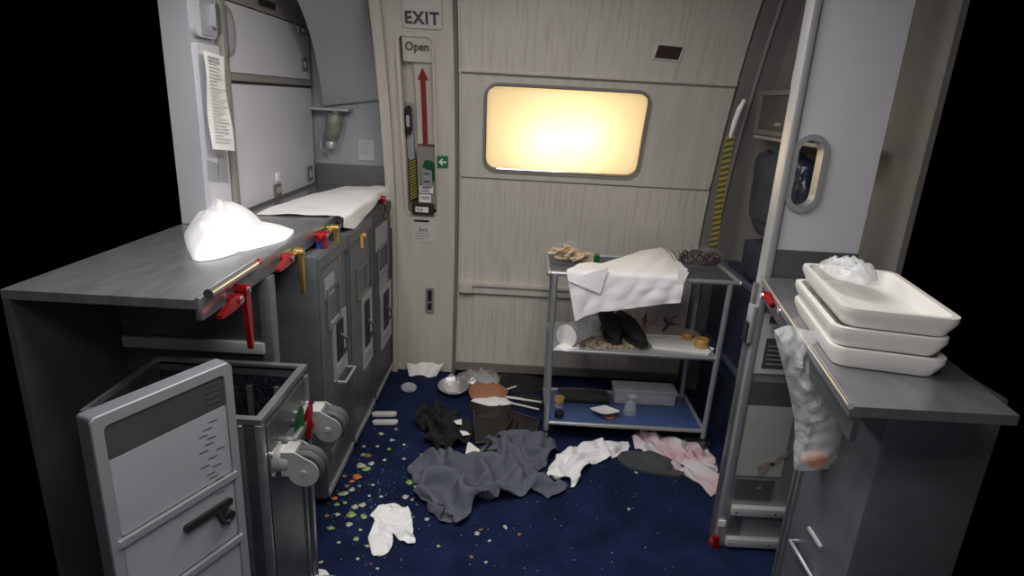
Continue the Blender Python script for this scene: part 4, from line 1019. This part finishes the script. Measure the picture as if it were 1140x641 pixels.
# ================================================================== RIGHT SIDE
t = thing('blue_side_cabinet', 'low dark blue panelled cabinet right of the trolley', 'cabinet')
bm = B(); box(bm, 1.052, 1.165, 1.91, 3.06, 0, .79, .006); obj('cabinet_body', bm, 'bluewall', t, smooth=True)
for z in (.37, .775):
    bm = B(); box(bm, 1.035, 1.054, 1.91, 3.06, z, z + .03, .005); obj('trim_rail', bm, 'bluetrim', t, smooth=True)
bm = B(); box(bm, 1.048, 1.054, 1.91, 3.06, .27, .28); obj('panel_seam', bm, 'black', t)
settle(t)
# stowed blue bag in film and grey box above
t = thing('stowed_bag', 'dark blue bag wrapped in shiny plastic on the blue cabinet', 'bag')
bm = B(); bmesh.ops.create_icosphere(bm, subdivisions=5, radius=1)
for v in bm.verts:
    c = v.co.copy()
    e = .55; q = Vector((math.copysign(abs(c.x) ** e, c.x), math.copysign(abs(c.y) ** e, c.y), math.copysign(abs(c.z) ** e, c.z)))
    n1 = noise.noise(c * 2.2) * .10 + abs(noise.noise(c * 5)) * .08
    q *= .93 + n1 * .7 + .05 * abs(math.sin(c.z * 7 + 3 * noise.noise(c * 2)))
    v.co = Vector((1.108 + q.x * .065 - .012 * (q.z), 2.55 + q.y * .26, 1.195 + q.z * .19))
obj('wrapped_body', bm, 'bagfilm', t, smooth=80)
settle(t)
t = thing('folded_blankets', 'dark navy textile bundle under the wrapped blue bag', 'textile')
bm = B(); bmesh.ops.create_icosphere(bm, subdivisions=4, radius=1)
for v in bm.verts:
    c = v.co.copy(); e = .5; q = Vector((math.copysign(abs(c.x) ** e, c.x), math.copysign(abs(c.y) ** e, c.y), math.copysign(abs(c.z) ** e, c.z)))
    q *= 1 + noise.noise(c * 3) * .1; v.co = Vector((1.115 + q.x * .06, 2.52 + q.y * .27, .89 + q.z * .095))
obj('bundle', bm, 'darkcloth', t, smooth=80); settle(t)
t = thing('stowage_box', 'dark grey stowage box on the shelf above the wrapped bag', 'box')
bm = B(); box(bm, 1.075, 1.18, 2.30, 2.88, 1.432, 1.62, .006); bx_ = obj('box_body', bm, 'boxgrey', t, smooth=True)
bm = B(); ring(bm, [(2.30, 1.435), (2.88, 1.435), (2.88, 1.62), (2.30, 1.62)], [(2.33, 1.455), (2.85, 1.455), (2.85, 1.60), (2.33, 1.60)], lambda u, v, d: Vector((1.075 - d, u, v)), 0, .008); obj('box_rim', bm, 'darkliner', t)
bm = B(); box(bm, 1.066, 1.076, 2.60, 2.66, 1.475, 1.49, .003); obj('box_catch', bm, 'trimgrey', t); settle(t)
t = thing('wall_shelf', 'narrow grey shelf under the dark stowage box', 'shelf')
bm = B(); box(bm, 1.06, 1.18, 2.0, 2.86, 1.415, 1.43, .003); obj('shelf_board', bm, 'trimgrey', t); settle(t)
t = thing('extinguisher_bottle', 'pale bottle with a dark red cap at the top behind the partition', 'bottle')
q = P(886, 88, 1, 2.3); bm = B(); cyl(bm, (q.x + .01, 2.3, 1.62), (q.x + .01, 2.3, 1.675), .022, seg=16); obj('bottle', bm, 'paper', t, smooth=True)
bm = B(); cyl(bm, (q.x + .01, 2.3, 1.675), (q.x + .01, 2.3, 1.705), .023, seg=16); obj('cap', bm, 'redcap', t, smooth=True); settle(t)
# assist strap
t = thing('assist_strap', 'yellow and black assist strap hanging from a white grip right of the door', 'strap')
bm = B(); g = [P(829, 111, 1, 2.9), P(823, 122, 1, 2.9), P(818, 136, 1, 2.905), P(813, 153, 1, 2.915)]
for p in g: p.x -= .0
tube(bm, g, [.009, .013, .013, .009], 10); obj('grip', bm, 'white', t, smooth=True)
bm = B(); A = P(813, 153, 1, 2.91); Z = P(794, 277, 1, 2.95); n = 40
L = []
for i in range(n + 1):
    p = A.lerp(Z, i / n); p.x -= .006 * math.sin(PI * i / n); L.append(p)
for i in range(n):
    if i % 2 == 0:
        a, b_ = L[i], L[i + 1]
        vs = [(a.x - .019, a.y, a.z), (a.x + .021, a.y, a.z + .012), (b_.x + .021, b_.y, b_.z + .012), (b_.x - .019, b_.y, b_.z)]
        f = [bm.verts.new(v) for v in vs] + [bm.verts.new((v[0], v[1] + .003, v[2])) for v in vs]
        for q in ((0, 1, 2, 3), (7, 6, 5, 4), (0, 4, 5, 1), (1, 5, 6, 2), (2, 6, 7, 3), (3, 7, 4, 0)): bm.faces.new([f[k] for k in q])
obj('yellow_stripe', bm, 'yellow', t)
bm = B()
for i in range(n):
    a, b_ = L[i], L[i + 1]
    vs = [(a.x - .0185, a.y + .001, a.z), (a.x + .0205, a.y + .001, a.z + .012), (b_.x + .0205, b_.y + .001, b_.z + .012), (b_.x - .0185, b_.y + .001, b_.z)]
    f = [bm.verts.new(v) for v in vs] + [bm.verts.new((v[0], v[1] + .002, v[2])) for v in vs]
    for q in ((0, 1, 2, 3), (7, 6, 5, 4), (0, 4, 5, 1), (2, 6, 7, 3)): bm.faces.new([f[k] for k in q])
obj('webbing', bm, 'webbing', t); settle(t)

# right worktop
rw = thing('galley_worktop', 'short steel worktop on the right carrying the stack of white trays', 'counter')
bm = B(); prism(bm, [(.786, 1.845), (.616, .98), (.92, .98), (1.06, 1.855)], lambda u, v, d: Vector((u, v, 1.03 - d)), 0, .02); obj('top_plate', bm, 'top', rw)
e0, e1 = Vector((.786, 1.845, 1.03)), Vector((.616, .98, 1.03))
bm = B(); cyl(bm, e0, e1, .006, seg=10); obj('front_edge', bm, 'chrome', rw, smooth=True)
bm = B(); dd = (e1 - e0).normalized(); nn = Vector((-dd.y, dd.x, 0)) * -1
prism(bm, [(0, 0), ((e1 - e0).length, 0), ((e1 - e0).length, .05), (0, .05)], lambda u, v, d: e0 + dd * u + Vector((.012, 0, -.02 - v)) + Vector((d, 0, 0)), 0, .012); obj('front_face', bm, 'darksteel', rw)
for (px, py, L) in ((853, 329, .055), (873, 346, .06)):
    h = P(px, py, 0, .745); 
    bm = B(); cyl(bm, h + Vector((.03, 0, 0)), h + Vector((-.012, 0, 0)), .014, seg=16); r = obj('latch', bm, 'red', rw, smooth=True)
    bm = B(); cyl(bm, h + Vector((0, -.0, 0)), h + Vector((0, -L, -.012)), .013, .009, seg=14); obj('latch_lever', bm, 'red', r, smooth=True)
    bm = B(); lathe(bm, [(.010, 0), (.008, .004), (0, .005)], h + Vector((-.012, 0, 0)), (-1, 0, 0), 12); obj('latch_cap', bm, 'chrome', r, smooth=True)
settle(rw)
# trays
def tray(i, z):
    t = thing('plastic_tray', 'x', 'tray', 'white plastic trays stacked on the right worktop')
    x0 = (.0, -.006, .004)[i]; y0, y1 = -.38, 0.
    h = .042
    bm = B(); fn = lambda u, v, d: Vector((u, v, z + d))
    O = rrect(x0, x0 + .22, y0, y1, .03); I = rrect(x0 + .012, x0 + .208, y0 + .012, y1 - .012, .024); Ob = rrect(x0 + .014, x0 + .206, y0 + .014, y1 - .014, .026); Ib = rrect(x0 + .02, x0 + .20, y0 + .02, y1 - .02, .022)
    rows = [[bm.verts.new(fn(u, v, d)) for u, v in poly] for poly, d in ((Ob, 0), (O, h - .012), (O, h), (I, h), (Ib, .006))]
    for A, Bq in zip(rows, rows[1:]):
        for k in range(len(O)): bm.faces.new((A[k], A[(k + 1) % len(O)], Bq[(k + 1) % len(O)], Bq[k]))
    bm.faces.new(rows[0][::-1]); bm.faces.new(rows[-1])
    for v in bm.verts: v.co = Matrix.Translation((.738, 1.525, 0)) @ Matrix.Rotation(math.radians(-12), 4, 'Z') @ v.co
    obj('tray_body', bm, 'offwhite', t, smooth=True)
    return t
TL = ['bottom tray of the white stack on the right worktop', 'middle tray of the white stack on the right worktop', 'top tray of the white stack on the right worktop']
for i in range(3):
    t = tray(i, 1.032 + i * .0435); t['label'] = TL[i]; settle(t)
# hanging plastic bag
t = thing('plastic_bag', 'translucent crumpled plastic bag hanging below the white trays', 'bag')
bm = B()
outl = [(862, 368), (878, 362), (893, 366), (918, 372), (938, 390), (944, 440), (940, 480), (934, 518), (905, 524), (884, 522), (885, 495), (884, 465), (876, 425), (868, 395)]
YB = 1.30
op = smooth_poly([P(x, y, 1, YB).xz for x, y in outl], 5); c = sum(op, Vector((0, 0))) / len(op)
for side in (0, 1):
    rows = []
    for r in range(1, 27):
        s = r / 26; row = []
        for p in op:
            q = c + (p - c) * s; dpt = .035 * (1 - s ** 3)
            wv = noise.noise(Vector((q.x * 8, q.y * 8, 1 + side)))
            f = .016 * tri(q.x * 11 + q.y * 5 + 1.6 * wv) + .012 * tri(q.x * 17 - q.y * 9 + 1.2 * wv) + .008 * tri(q.y * 24 + q.x * 8 + 2 * wv) - .012
            dpt = dpt + f * (1 - s ** 6)
            row.append(bm.verts.new((q.x, YB - dpt if side == 0 else YB + dpt * .6, q.y)))
        rows.append(row)
    cv = bm.verts.new((c.x, rows[0][0].co.y, c.y)); n = len(op)
    for k in range(n):
        bm.faces.new((cv, rows[0][k], rows[0][(k + 1) % n]))
        for A, Bq in zip(rows, rows[1:]): bm.faces.new((A[k], Bq[k], Bq[(k + 1) % n], A[(k + 1) % n]))
obj('bag_film', bm, 'film', t, smooth=35)
bm = B(); bmesh.ops.create_icosphere(bm, subdivisions=3, radius=.04, matrix=Matrix.Translation(P(908, 512, 1, YB + .02)) @ Matrix.Diagonal((1, .5, .6, 1))); obj('orange_content', bm, 'carrot', t, smooth=True)
settle(t)
t = thing('knotted_film', 'shiny crumpled film lying on the top white tray', 'wrap')
bm = B(); lump(bm, [(.755, 1.42), (.77, 1.49), (.84, 1.47), (.86, 1.38), (.80, 1.32), (.755, 1.36)], .04, 1.1625, 70, (1, .4), .7, 7); obj('film', bm, 'film', t, smooth=80); settle(t)

# right cart
t = thing('galley_cart', 'dark galley cart half hidden at the lower right with a light pull handle', 'cart')
XF = .80
bm = B(); box(bm, XF, XF + .24, 1.14, 1.447, .035, .985, .008); obj('cart_body', bm, 'cart', t, smooth=True)
bm = B()
for yy in (1.43, 1.405): box(bm, XF - .006, XF + .004, yy, yy + .01, .04, .98, .002)
obj('door_rim', bm, 'steel', t, smooth=True)
bm = B(); pts = [P(x, y, 0, XF - .004) for x, y in ((889, 600), (898, 590), (914, 628))]
A = P(888, 602, 0, XF); Bq = P(897, 590, 0, XF); Cq = P(916, 632, 0, XF)
tube(bm, [A, A + Vector((-.02, 0, 0)), P(899, 620, 0, XF) + Vector((-.02, 0, 0)), P(908, 650, 0, XF)], .005, 8); tube(bm, [P(901, 588, 0, XF) , P(915, 610, 0, XF)], .007, 8); obj('pull_handle', bm, 'alu', t, smooth=True)
for yy in (1.20, 1.39):
    bm = B(); cyl(bm, (XF + .05, yy - .012, .03), (XF + .05, yy + .012, .03), .03, seg=16); obj('castor', bm, 'wheel', t, smooth=True)
settle(t)
# fittings on the partition post
t = thing('post_latch', 'red turn latch at the foot of the partition post', 'latch')
h = P(794, 600, 0, .79); bm = B(); cyl(bm, h + Vector((0, 0, -.02)), h + Vector((.0, -.005, .0)), .016, seg=14); obj('latch_hub', bm, 'redcap', t, smooth=True)
bm = B(); prism(bm, [(-.011, .0), (-.013, -.075), (-.006, -.088), (.008, -.088), (.013, -.075), (.011, 0)], lambda u, v, d: h + Vector((u - v * .12, -d - .01, v + .028)), 0, .016); obj('latch_lever', bm, 'red', t, smooth=20); settle(t)
bm = B(); a = P(803, 582, 1, PY - .013); box(bm, a.x - .012, a.x + .014, PY - .018, PY - .0125, a.z - .012, a.z + .012); t = tag(obj('white_tag', bm, 'white'), 'tiny white square tag near the foot of the partition post', 'tag'); settle(t)
t = thing('post_catch', 'narrow chrome and black catch on the outer side of the partition post', 'catch')
a = P(846, 345, 0, .79); b_ = P(838, 380, 0, .79)
bm = B(); box(bm, .779, .795, 1.85, 1.895, .80, .93, .005); obj('catch_plate', bm, 'alu', t, smooth=True)
bm = B(); box(bm, .772, .78, 1.858, 1.89, .80, .87, .003); obj('catch_lever', bm, 'black', t); settle(t)
bm = B(); box(bm, .783, .796, 1.875, 1.90, .02, 1.0, .004); bpo = bpy.data.objects['wall_partition']; obj('outer_strip', bm, 'steel', bpo, smooth=True)

# ================================================================== FLOOR LITTER
t = thing('grey_slipper', 'flat dark grey slipper between the white sleeve and the pink cloth', 'slipper')
pts = F2((687, 512), (692, 505), (710, 504), (735, 510), (765, 519), (768, 527), (755, 532), (725, 528), (700, 522))
bm = B(); sp_ = smooth_poly(pts, 5); prism(bm, [tuple(v) for v in sp_], lambda u, v, d: Vector((u, v, d)), .001, .012); obj('sole', bm, 'sole', t, smooth=True)
bm = B(); lump(bm, F2((706, 509), (720, 505), (738, 511), (752, 519), (742, 527), (722, 522)), .028, .010, 30, (1, 0), .3, 2); obj('strap', bm, 'sole', t, smooth=80); settle(t)
# white trouser-shaped napkin
def drape_poly(name, label, px, H, m, seed, cat='cloth', folds=40, sharp=False):
    bm = B()
    for pl, s in px: lump(bm, F2(*pl), H, .001, folds, (1, .4), .5, seed + s, edge=.012, sharp=sharp, rings=20, per=6, prof=5)
    t = tag(obj(name, bm, m, smooth=80), label, cat); return settle(t)
for i, (pl, lab) in enumerate((([(505, 469), (514, 466), (514, 472), (508, 472)], 'torn white paper scrap at the top of the black bundle'), ([(511, 478), (518, 478), (523, 484), (515, 484)], 'torn white paper scrap on the middle of the black bundle'), ([(518, 506), (521, 491), (534, 502), (532, 508)], 'torn white paper scrap between the black bundle and the jacket'))):
    bm = B(); z = .05 if i < 2 else .012
    prism(bm, [tuple(v) for v in F2(*pl, z=z)], lambda u, v, d: Vector((u, v, z + d + .1 * math.sin(u * 40) * .05)), 0, .003)
    t = tag(obj('paper_scrap', bm, 'paper'), lab, 'paper', 'torn paper scraps'); settle(t)
# silver pan
t = thing('metal_bowl', 'shallow dull metal bowl lying tipped at the foot of the door post', 'bowl')
p = P(506, 435, 2, 0); bm = B()
rg = lathe(bm, [(0, .004), (.05, .004), (.075, .02), (.086, .042), (.09, .044), (.088, .046), (.083, .043), (.07, .022), (.045, .009), (0, .009)], (p.x, p.y - .02, .004), (-.12, -.15, 1), 32, sy=.85)
obj('bowl_shell', bm, 'foil', t, smooth=True)
bm = B(); lump(bm, [tuple(v) for v in F2((490, 424), (503, 412), (512, 422), (510, 432), (498, 432), z=.035)], .03, .014, 50, (1, 1), .6, 3); obj('crumpled_lining', bm, 'film', t, smooth=80); settle(t)
# paper towel on the wall base
bm = B()
def pt(u, v):
    a = P(453, 404, 1, 3.17); b_ = P(494, 404, 1, 3.17); c = P(480, 430, 1, 3.10); d = P(458, 428, 1, 3.10)
    return a.lerp(b_, u).lerp(d.lerp(c, u), v) + Vector((0, -.012 * math.sin(u * 9 + v * 2), .004 * math.sin(u * 20)))
sheet_over(bm, 16, 10, pt, .002); t = tag(obj('paper_towel', bm, 'paper', smooth=80), 'speckled white paper towel propped against the foot of the door post', 'paper'); settle(t)
bm = B(); p = P(455, 433, 2, 0); lathe(bm, [(0, 0), (.03, 0), (.042, .012), (.04, .013), (.028, .004), (0, .004)], (p.x, p.y, .001), (.1, -.2, 1), 20); t = tag(obj('grey_dish', bm, 'greyplastic', smooth=True), 'small grey dish by the cart row at the foot of the door post', 'dish'); settle(t)
# rust leather and cutlery
t = thing('leather_pouch', 'orange-brown pouch with a pale flap lying in the litter by the door', 'pouch')
bm = B(); lump(bm, F2((521, 437), (535, 430), (556, 434), (566, 441), (560, 450), (540, 452), (524, 449)), .03, .03, 30, (1, .2), .3, 2); obj('pouch_body', bm, 'rust', t, smooth=80)
bm = B(); lump(bm, F2((524, 452), (536, 448), (562, 449), (568, 456), (545, 458)), .012, .03, 30, (1, .2), .3, 4); obj('pale_edge', bm, 'paper', t, smooth=80)
bm = B(); lump(bm, F2((528, 432), (541, 424), (552, 434), (540, 438)), .012, .055, 30, (1, .2), .3, 6); obj('pale_flap', bm, 'greyplastic', t, smooth=80)
bm = B(); lump(bm, F2((520, 450), (535, 440), (566, 444), (572, 460), (550, 466), (530, 466)), .03, .001, 30, (1, .2), .3, 8); obj('pouch_base', bm, 'brownstuff', t, smooth=80)
settle(t)
def cutlery(name, label, a, b_, head, z=.02):
    A = P(*a, 2, z); Bq = P(*b_, 2, z); d = (Bq - A); L = d.length; d.normalize(); s = Vector((-d.y, d.x, 0)); bm = B()
    f = lambda u, v, dd: A + d * v + s * u + Vector((0, 0, dd))
    if head == 'spoon': pol = [(-.004, 0), (-.005, L * .7), (-.016, L * .82), (-.014, L * .95), (0, L), (.014, L * .95), (.016, L * .82), (.005, L * .7), (.004, 0)]
    elif head == 'fork': pol = [(-.004, 0), (-.005, L * .65), (-.014, L * .76), (-.014, L), (-.008, L), (-.008, L * .82), (-.003, L * .82), (-.003, L), (.003, L), (.003, L * .82), (.008, L * .82), (.008, L), (.014, L), (.014, L * .76), (.005, L * .65), (.004, 0)]
    else: pol = [(-.005, 0), (-.006, L * .5), (-.011, L * .6), (-.008, L * .95), (0, L), (.007, L * .9), (.006, L * .5), (.005, 0)]
    prism(bm, pol, f, 0, .005); t = tag(obj(name, bm, 'white'), label, 'cutlery', 'white plastic cutlery by the door'); return settle(t)
cutlery('plastic_knife', 'white plastic knife, the upper and longer of the pieces in front of the door', (603, 448), (562, 442), 'knife', .03)
cutlery('plastic_fork', 'white plastic fork crossing the knife below the orange pouch', (600, 456), (556, 446), 'fork', .022)
cutlery('plastic_spoon', 'short white plastic spoon behind the fork near the door', (575, 430), (553, 438), 'spoon', .025)
t = thing('dark_tray', 'dark brown open tray lying on the carpet behind the jacket', 'tray')
q = [tuple(v) for v in F2((527, 460), (572, 461), (600, 470), (596, 488), (560, 494), (530, 496))]
bm = B(); prism(bm, q, lambda u, v, d: Vector((u, v, d)), .001, .008); obj('tray_base', bm, 'brownstuff', t)
bm = B(); tube(bm, [Vector((x, y, .012)) for x, y in q], .006, 8, closed=True); obj('tray_rim', bm, 'brownbox', t, smooth=True); settle(t)
bm = B(); pts = [P(x, y, 2, .03) for x, y in ((566, 452), (570, 465), (560, 480), (546, 492), (540, 500), (552, 500), (566, 488), (575, 470))]
pts = [Vector((p.x, p.y, .022)) for p in pts]; tube(bm, pts, .008, 8); t = tag(obj('leather_strap', bm, 'brownstuff', smooth=True), 'looped dark brown strap lying on the dark tray', 'strap'); settle(t)
# dark rubbish along the door sill
for i, (pl, h, m, lab) in enumerate((([(508, 418), (535, 412), (560, 420), (556, 430), (520, 428)], .05, 'foil', 'crumpled grey foil between the metal bowl and the door'),
    ([(552, 424), (575, 418), (604, 424), (604, 436), (575, 438), (556, 434)], .045, 'blackcloth', 'dark crumpled rubbish bag against the door beside the trolley'),
    ([(520, 410), (560, 408), (600, 412), (603, 420), (560, 422), (525, 420)], .03, 'brownstuff', 'brown scraps swept along the foot of the door'),
    ([(570, 440), (600, 440), (604, 452), (580, 456)], .02, 'blackcloth', 'black rag under the plastic cutlery'))):
    bm = B(); lump(bm, F2(*pl), h, .001, 60, (1, .5), .6, 20 + i); t = tag(obj('rubbish_heap', bm, m, smooth=80), lab, 'rubbish'); settle(t)
# white slippers by the last cart
for (px, py, lab) in ((429, 460, 'white slipper sole poking out below the dark cart, farther of the pair'), (430, 469, 'white slipper sole poking out below the dark cart, nearer of the pair')):
    p = P(px, py, 2, .01); bm = B(); prism(bm, rrect(-.065, .055, -.018, .018, .017, 6), lambda u, v, d: Vector((p.x + u + .0, p.y + v + u * .12, d)), .001, .012)
    t = tag(obj('white_slipper', bm, 'offwhite', smooth=True), lab, 'slipper', 'white slippers below the dark cart'); settle(t)
# litter under the trolley
bm = B(); lump(bm, F2((740, 490), (770, 488), (790, 492), (788, 498), (760, 497)), .02, .001, 60, (1, .5), .5, 31); t = tag(obj('crumpled_wrap', bm, 'filmthin', smooth=80), 'crumpled clear wrap under the right end of the trolley', 'wrap'); settle(t)
bm = B(); lump(bm, F2((346, 641), (350, 634), (363, 636), (368, 644), (362, 652), (345, 652)), .012, .001, 50, (1, .5), .5, 32); t = tag(obj('paper_scrap', bm, 'paper', smooth=80), 'white paper scrap at the bottom edge beside the standing cart', 'paper'); settle(t)

# food scraps: single pieces from what the photo shows
sc = [(384, 549, 5, 'onion'), (390, 573, 8, 'lettuce'), (395, 565, 6, 'onion'), (403, 562, 5, 'onion'), (388, 584, 6, 'onion'), (376, 573, 4, 'onion'), (368, 588, 6, 'lettuce'), (405, 575, 6, 'lettuce'), (396, 600, 5, 'lettuce'),
      (409, 608, 3, 'onion'), (452, 553, 5, 'onion'), (459, 556, 3, 'onion'), (456, 537, 6, 'lettuce'), (462, 541, 4, 'lettuce'), (475, 578, 4, 'onion'), (507, 571, 4, 'onion'), (397, 531, 7, 'carrot'), (392, 536, 4, 'carrot'),
      (386, 541, 4, 'brownfood'), (402, 518, 7, 'onion'), (408, 522, 6, 'lettuce'), (414, 516, 5, 'onion'), (410, 507, 5, 'brownfood'), (404, 506, 4, 'lettuce'), (380, 550, 5, 'lettuce'), (392, 545, 5, 'onion'), (364, 574, 5, 'brownfood'),
      (424, 483, 4, 'onion'), (436, 490, 4, 'onion'), (450, 495, 3, 'onion'), (433, 500, 3, 'lettuce'), (441, 478, 3, 'onion'), (420, 497, 3, 'onion'), (428, 512, 3, 'onion'), (450, 511, 3, 'onion'), (470, 506, 3, 'lettuce'),
      (384, 560, 3, 'onion'), (411, 552, 3, 'onion'), (424, 553, 3, 'onion'), (400, 541, 3, 'lettuce'), (375, 562, 4, 'lettuce'), (383, 530, 4, 'brownfood'), (377, 604, 3, 'onion'), (401, 590, 3, 'onion'), (423, 619, 3, 'carrot'),
      (398, 622, 3, 'onion'), (357, 626, 4, 'onion'), (420, 633, 3, 'onion'), (372, 555, 4, 'carrot'), (415, 540, 3, 'onion'), (405, 497, 3, 'onion'), (562, 586, 3, 'onion'), (545, 602, 3, 'onion'), (700, 567, 3, 'onion'), (708, 526, 3, 'onion'),
      (531, 594, 4, 'onion'), (535, 590, 3, 'brownfood'), (488, 608, 3, 'onion'), (525, 620, 3, 'brownfood'), (541, 626, 3, 'onion'), (563, 588, 3, 'onion'), (578, 595, 3, 'brownfood'), (715, 524, 3, 'onion'), (413, 628, 2, 'carrot')]
nm = {'onion': ('vegetable_scrap', 'pale onion-white vegetable scrap', 'pale vegetable scraps on the carpet'), 'lettuce': ('lettuce_scrap', 'green lettuce scrap', 'green lettuce scraps on the carpet'), 'carrot': ('carrot_scrap', 'orange carrot scrap', 'orange carrot scraps on the carpet'), 'brownfood': ('bread_crumb', 'brown crumb', 'brown crumbs on the carpet')}
random.seed(11)
for (px, py, r, m) in sc:
    c = P(px, py, 2, 0); s = r * c.y / 673 * 1.0; bm = B()
    k = random.randint(5, 8); pts = []
    for i in range(k):
        a = 2 * PI * i / k + random.uniform(-.25, .25); q = s * random.uniform(.6, 1.15); pts.append((c.x + q * math.cos(a), c.y + q * math.sin(a) * .9))
    lump(bm, pts, s * .3, .0008, 120, (1, .5), .6, px, rings=4, per=3, edge=.002)
    n_, l_, g_ = nm[m]
    side = 'beside the first left cart' if px < 400 and py < 560 else ('left of the two-lobed cloth' if px < 411 else ('between the cloth and the dark cart' if py < 520 and px < 480 else ('just above the two-lobed cloth' if px < 480 and py < 560 else ('below the two-lobed cloth' if px < 480 else ('on the bare carpet in front of the jacket' if px < 620 else 'on the carpet under the slipper')))))
    t = tag(obj(n_, bm, m, smooth=80), l_ + ' ' + side, 'food scrap', l_ + 's ' + side); settle(t)
bm = B(); random.seed(21)
for k in range(330):
    if k < 230: px = random.gauss(410, 30); py = random.gauss(545, 42)
    else: px = random.uniform(400, 760); py = random.uniform(500, 636)
    if py > 640 or py < 470 or px < 352: continue
    if px < 440 - (py - 430) * .58: continue
    p = P(px, py, 2, 0); r = random.uniform(.0008, .0028)
    bmesh.ops.create_icosphere(bm, subdivisions=1, radius=r, matrix=Matrix.Translation((p.x, p.y, r * .5)) @ Matrix.Diagonal((1, random.uniform(.5, 1), .5, 1)))
t = tag(obj('fine_crumbs', bm, 'onion'), 'fine pale crumbs sprinkled over the blue carpet', 'crumbs', kind='stuff')

# ================================================================== LIGHT, CAMERA
def area(name, loc, rot, sx, sy, e, col=(1, .95, .88)):
    l = bpy.data.lights.new(name, 'AREA'); l.shape = 'RECTANGLE'; l.size = sx; l.size_y = sy; l.energy = e; l.color = col
    o = bpy.data.objects.new(name, l); C.objects.link(o); o.location = loc; o.rotation_euler = [math.radians(a) for a in rot]; return o
area('ceiling_lamp', (.05, 1.55, 2.085), (0, 0, 0), .5, 1.3, 19, (1, .96, .91))
area('ceiling_lamp_rear', (.0, .15, 2.085), (0, 0, 0), .8, .5, 12, (1, .97, .94))
area('galley_lamp', (-.78, 1.35, 1.98), (0, -12, 0), .12, .7, 11, (1, .98, .96))
for (x, z, e) in ((.12, 1.33, 2.5), (.32, 1.36, 2.5)):
    l = bpy.data.lights.new('window_lamp', 'POINT'); l.energy = e; l.color = (1, .84, .58); l.shadow_soft_size = .06
    o = bpy.data.objects.new('window_lamp', l); C.objects.link(o); o.location = wall_pt(x, z, -.15)
w = bpy.data.worlds.new('world'); bpy.context.scene.world = w; w.use_nodes = True
w.node_tree.nodes['Background'].inputs[0].default_value = (0, 0, 0, 1)
cam = bpy.data.cameras.new('camera'); co = bpy.data.objects.new('camera', cam); C.objects.link(co)
cam.sensor_fit = 'HORIZONTAL'; cam.sensor_width = 36; cam.lens = 36 * FPX / 1140; cam.clip_start = .02
co.matrix_world = Matrix(((RR.x, UU.x, -fw.x, EYE.x), (RR.y, UU.y, -fw.y, EYE.y), (RR.z, UU.z, -fw.z, EYE.z), (0, 0, 0, 1)))
sc_ = bpy.context.scene; sc_.camera = co
sc_.view_settings.view_transform = 'Standard'; sc_.view_settings.look = 'None'; sc_.view_settings.exposure = 0; sc_.view_settings.gamma = 1
sc_.view_settings.use_curve_mapping = False
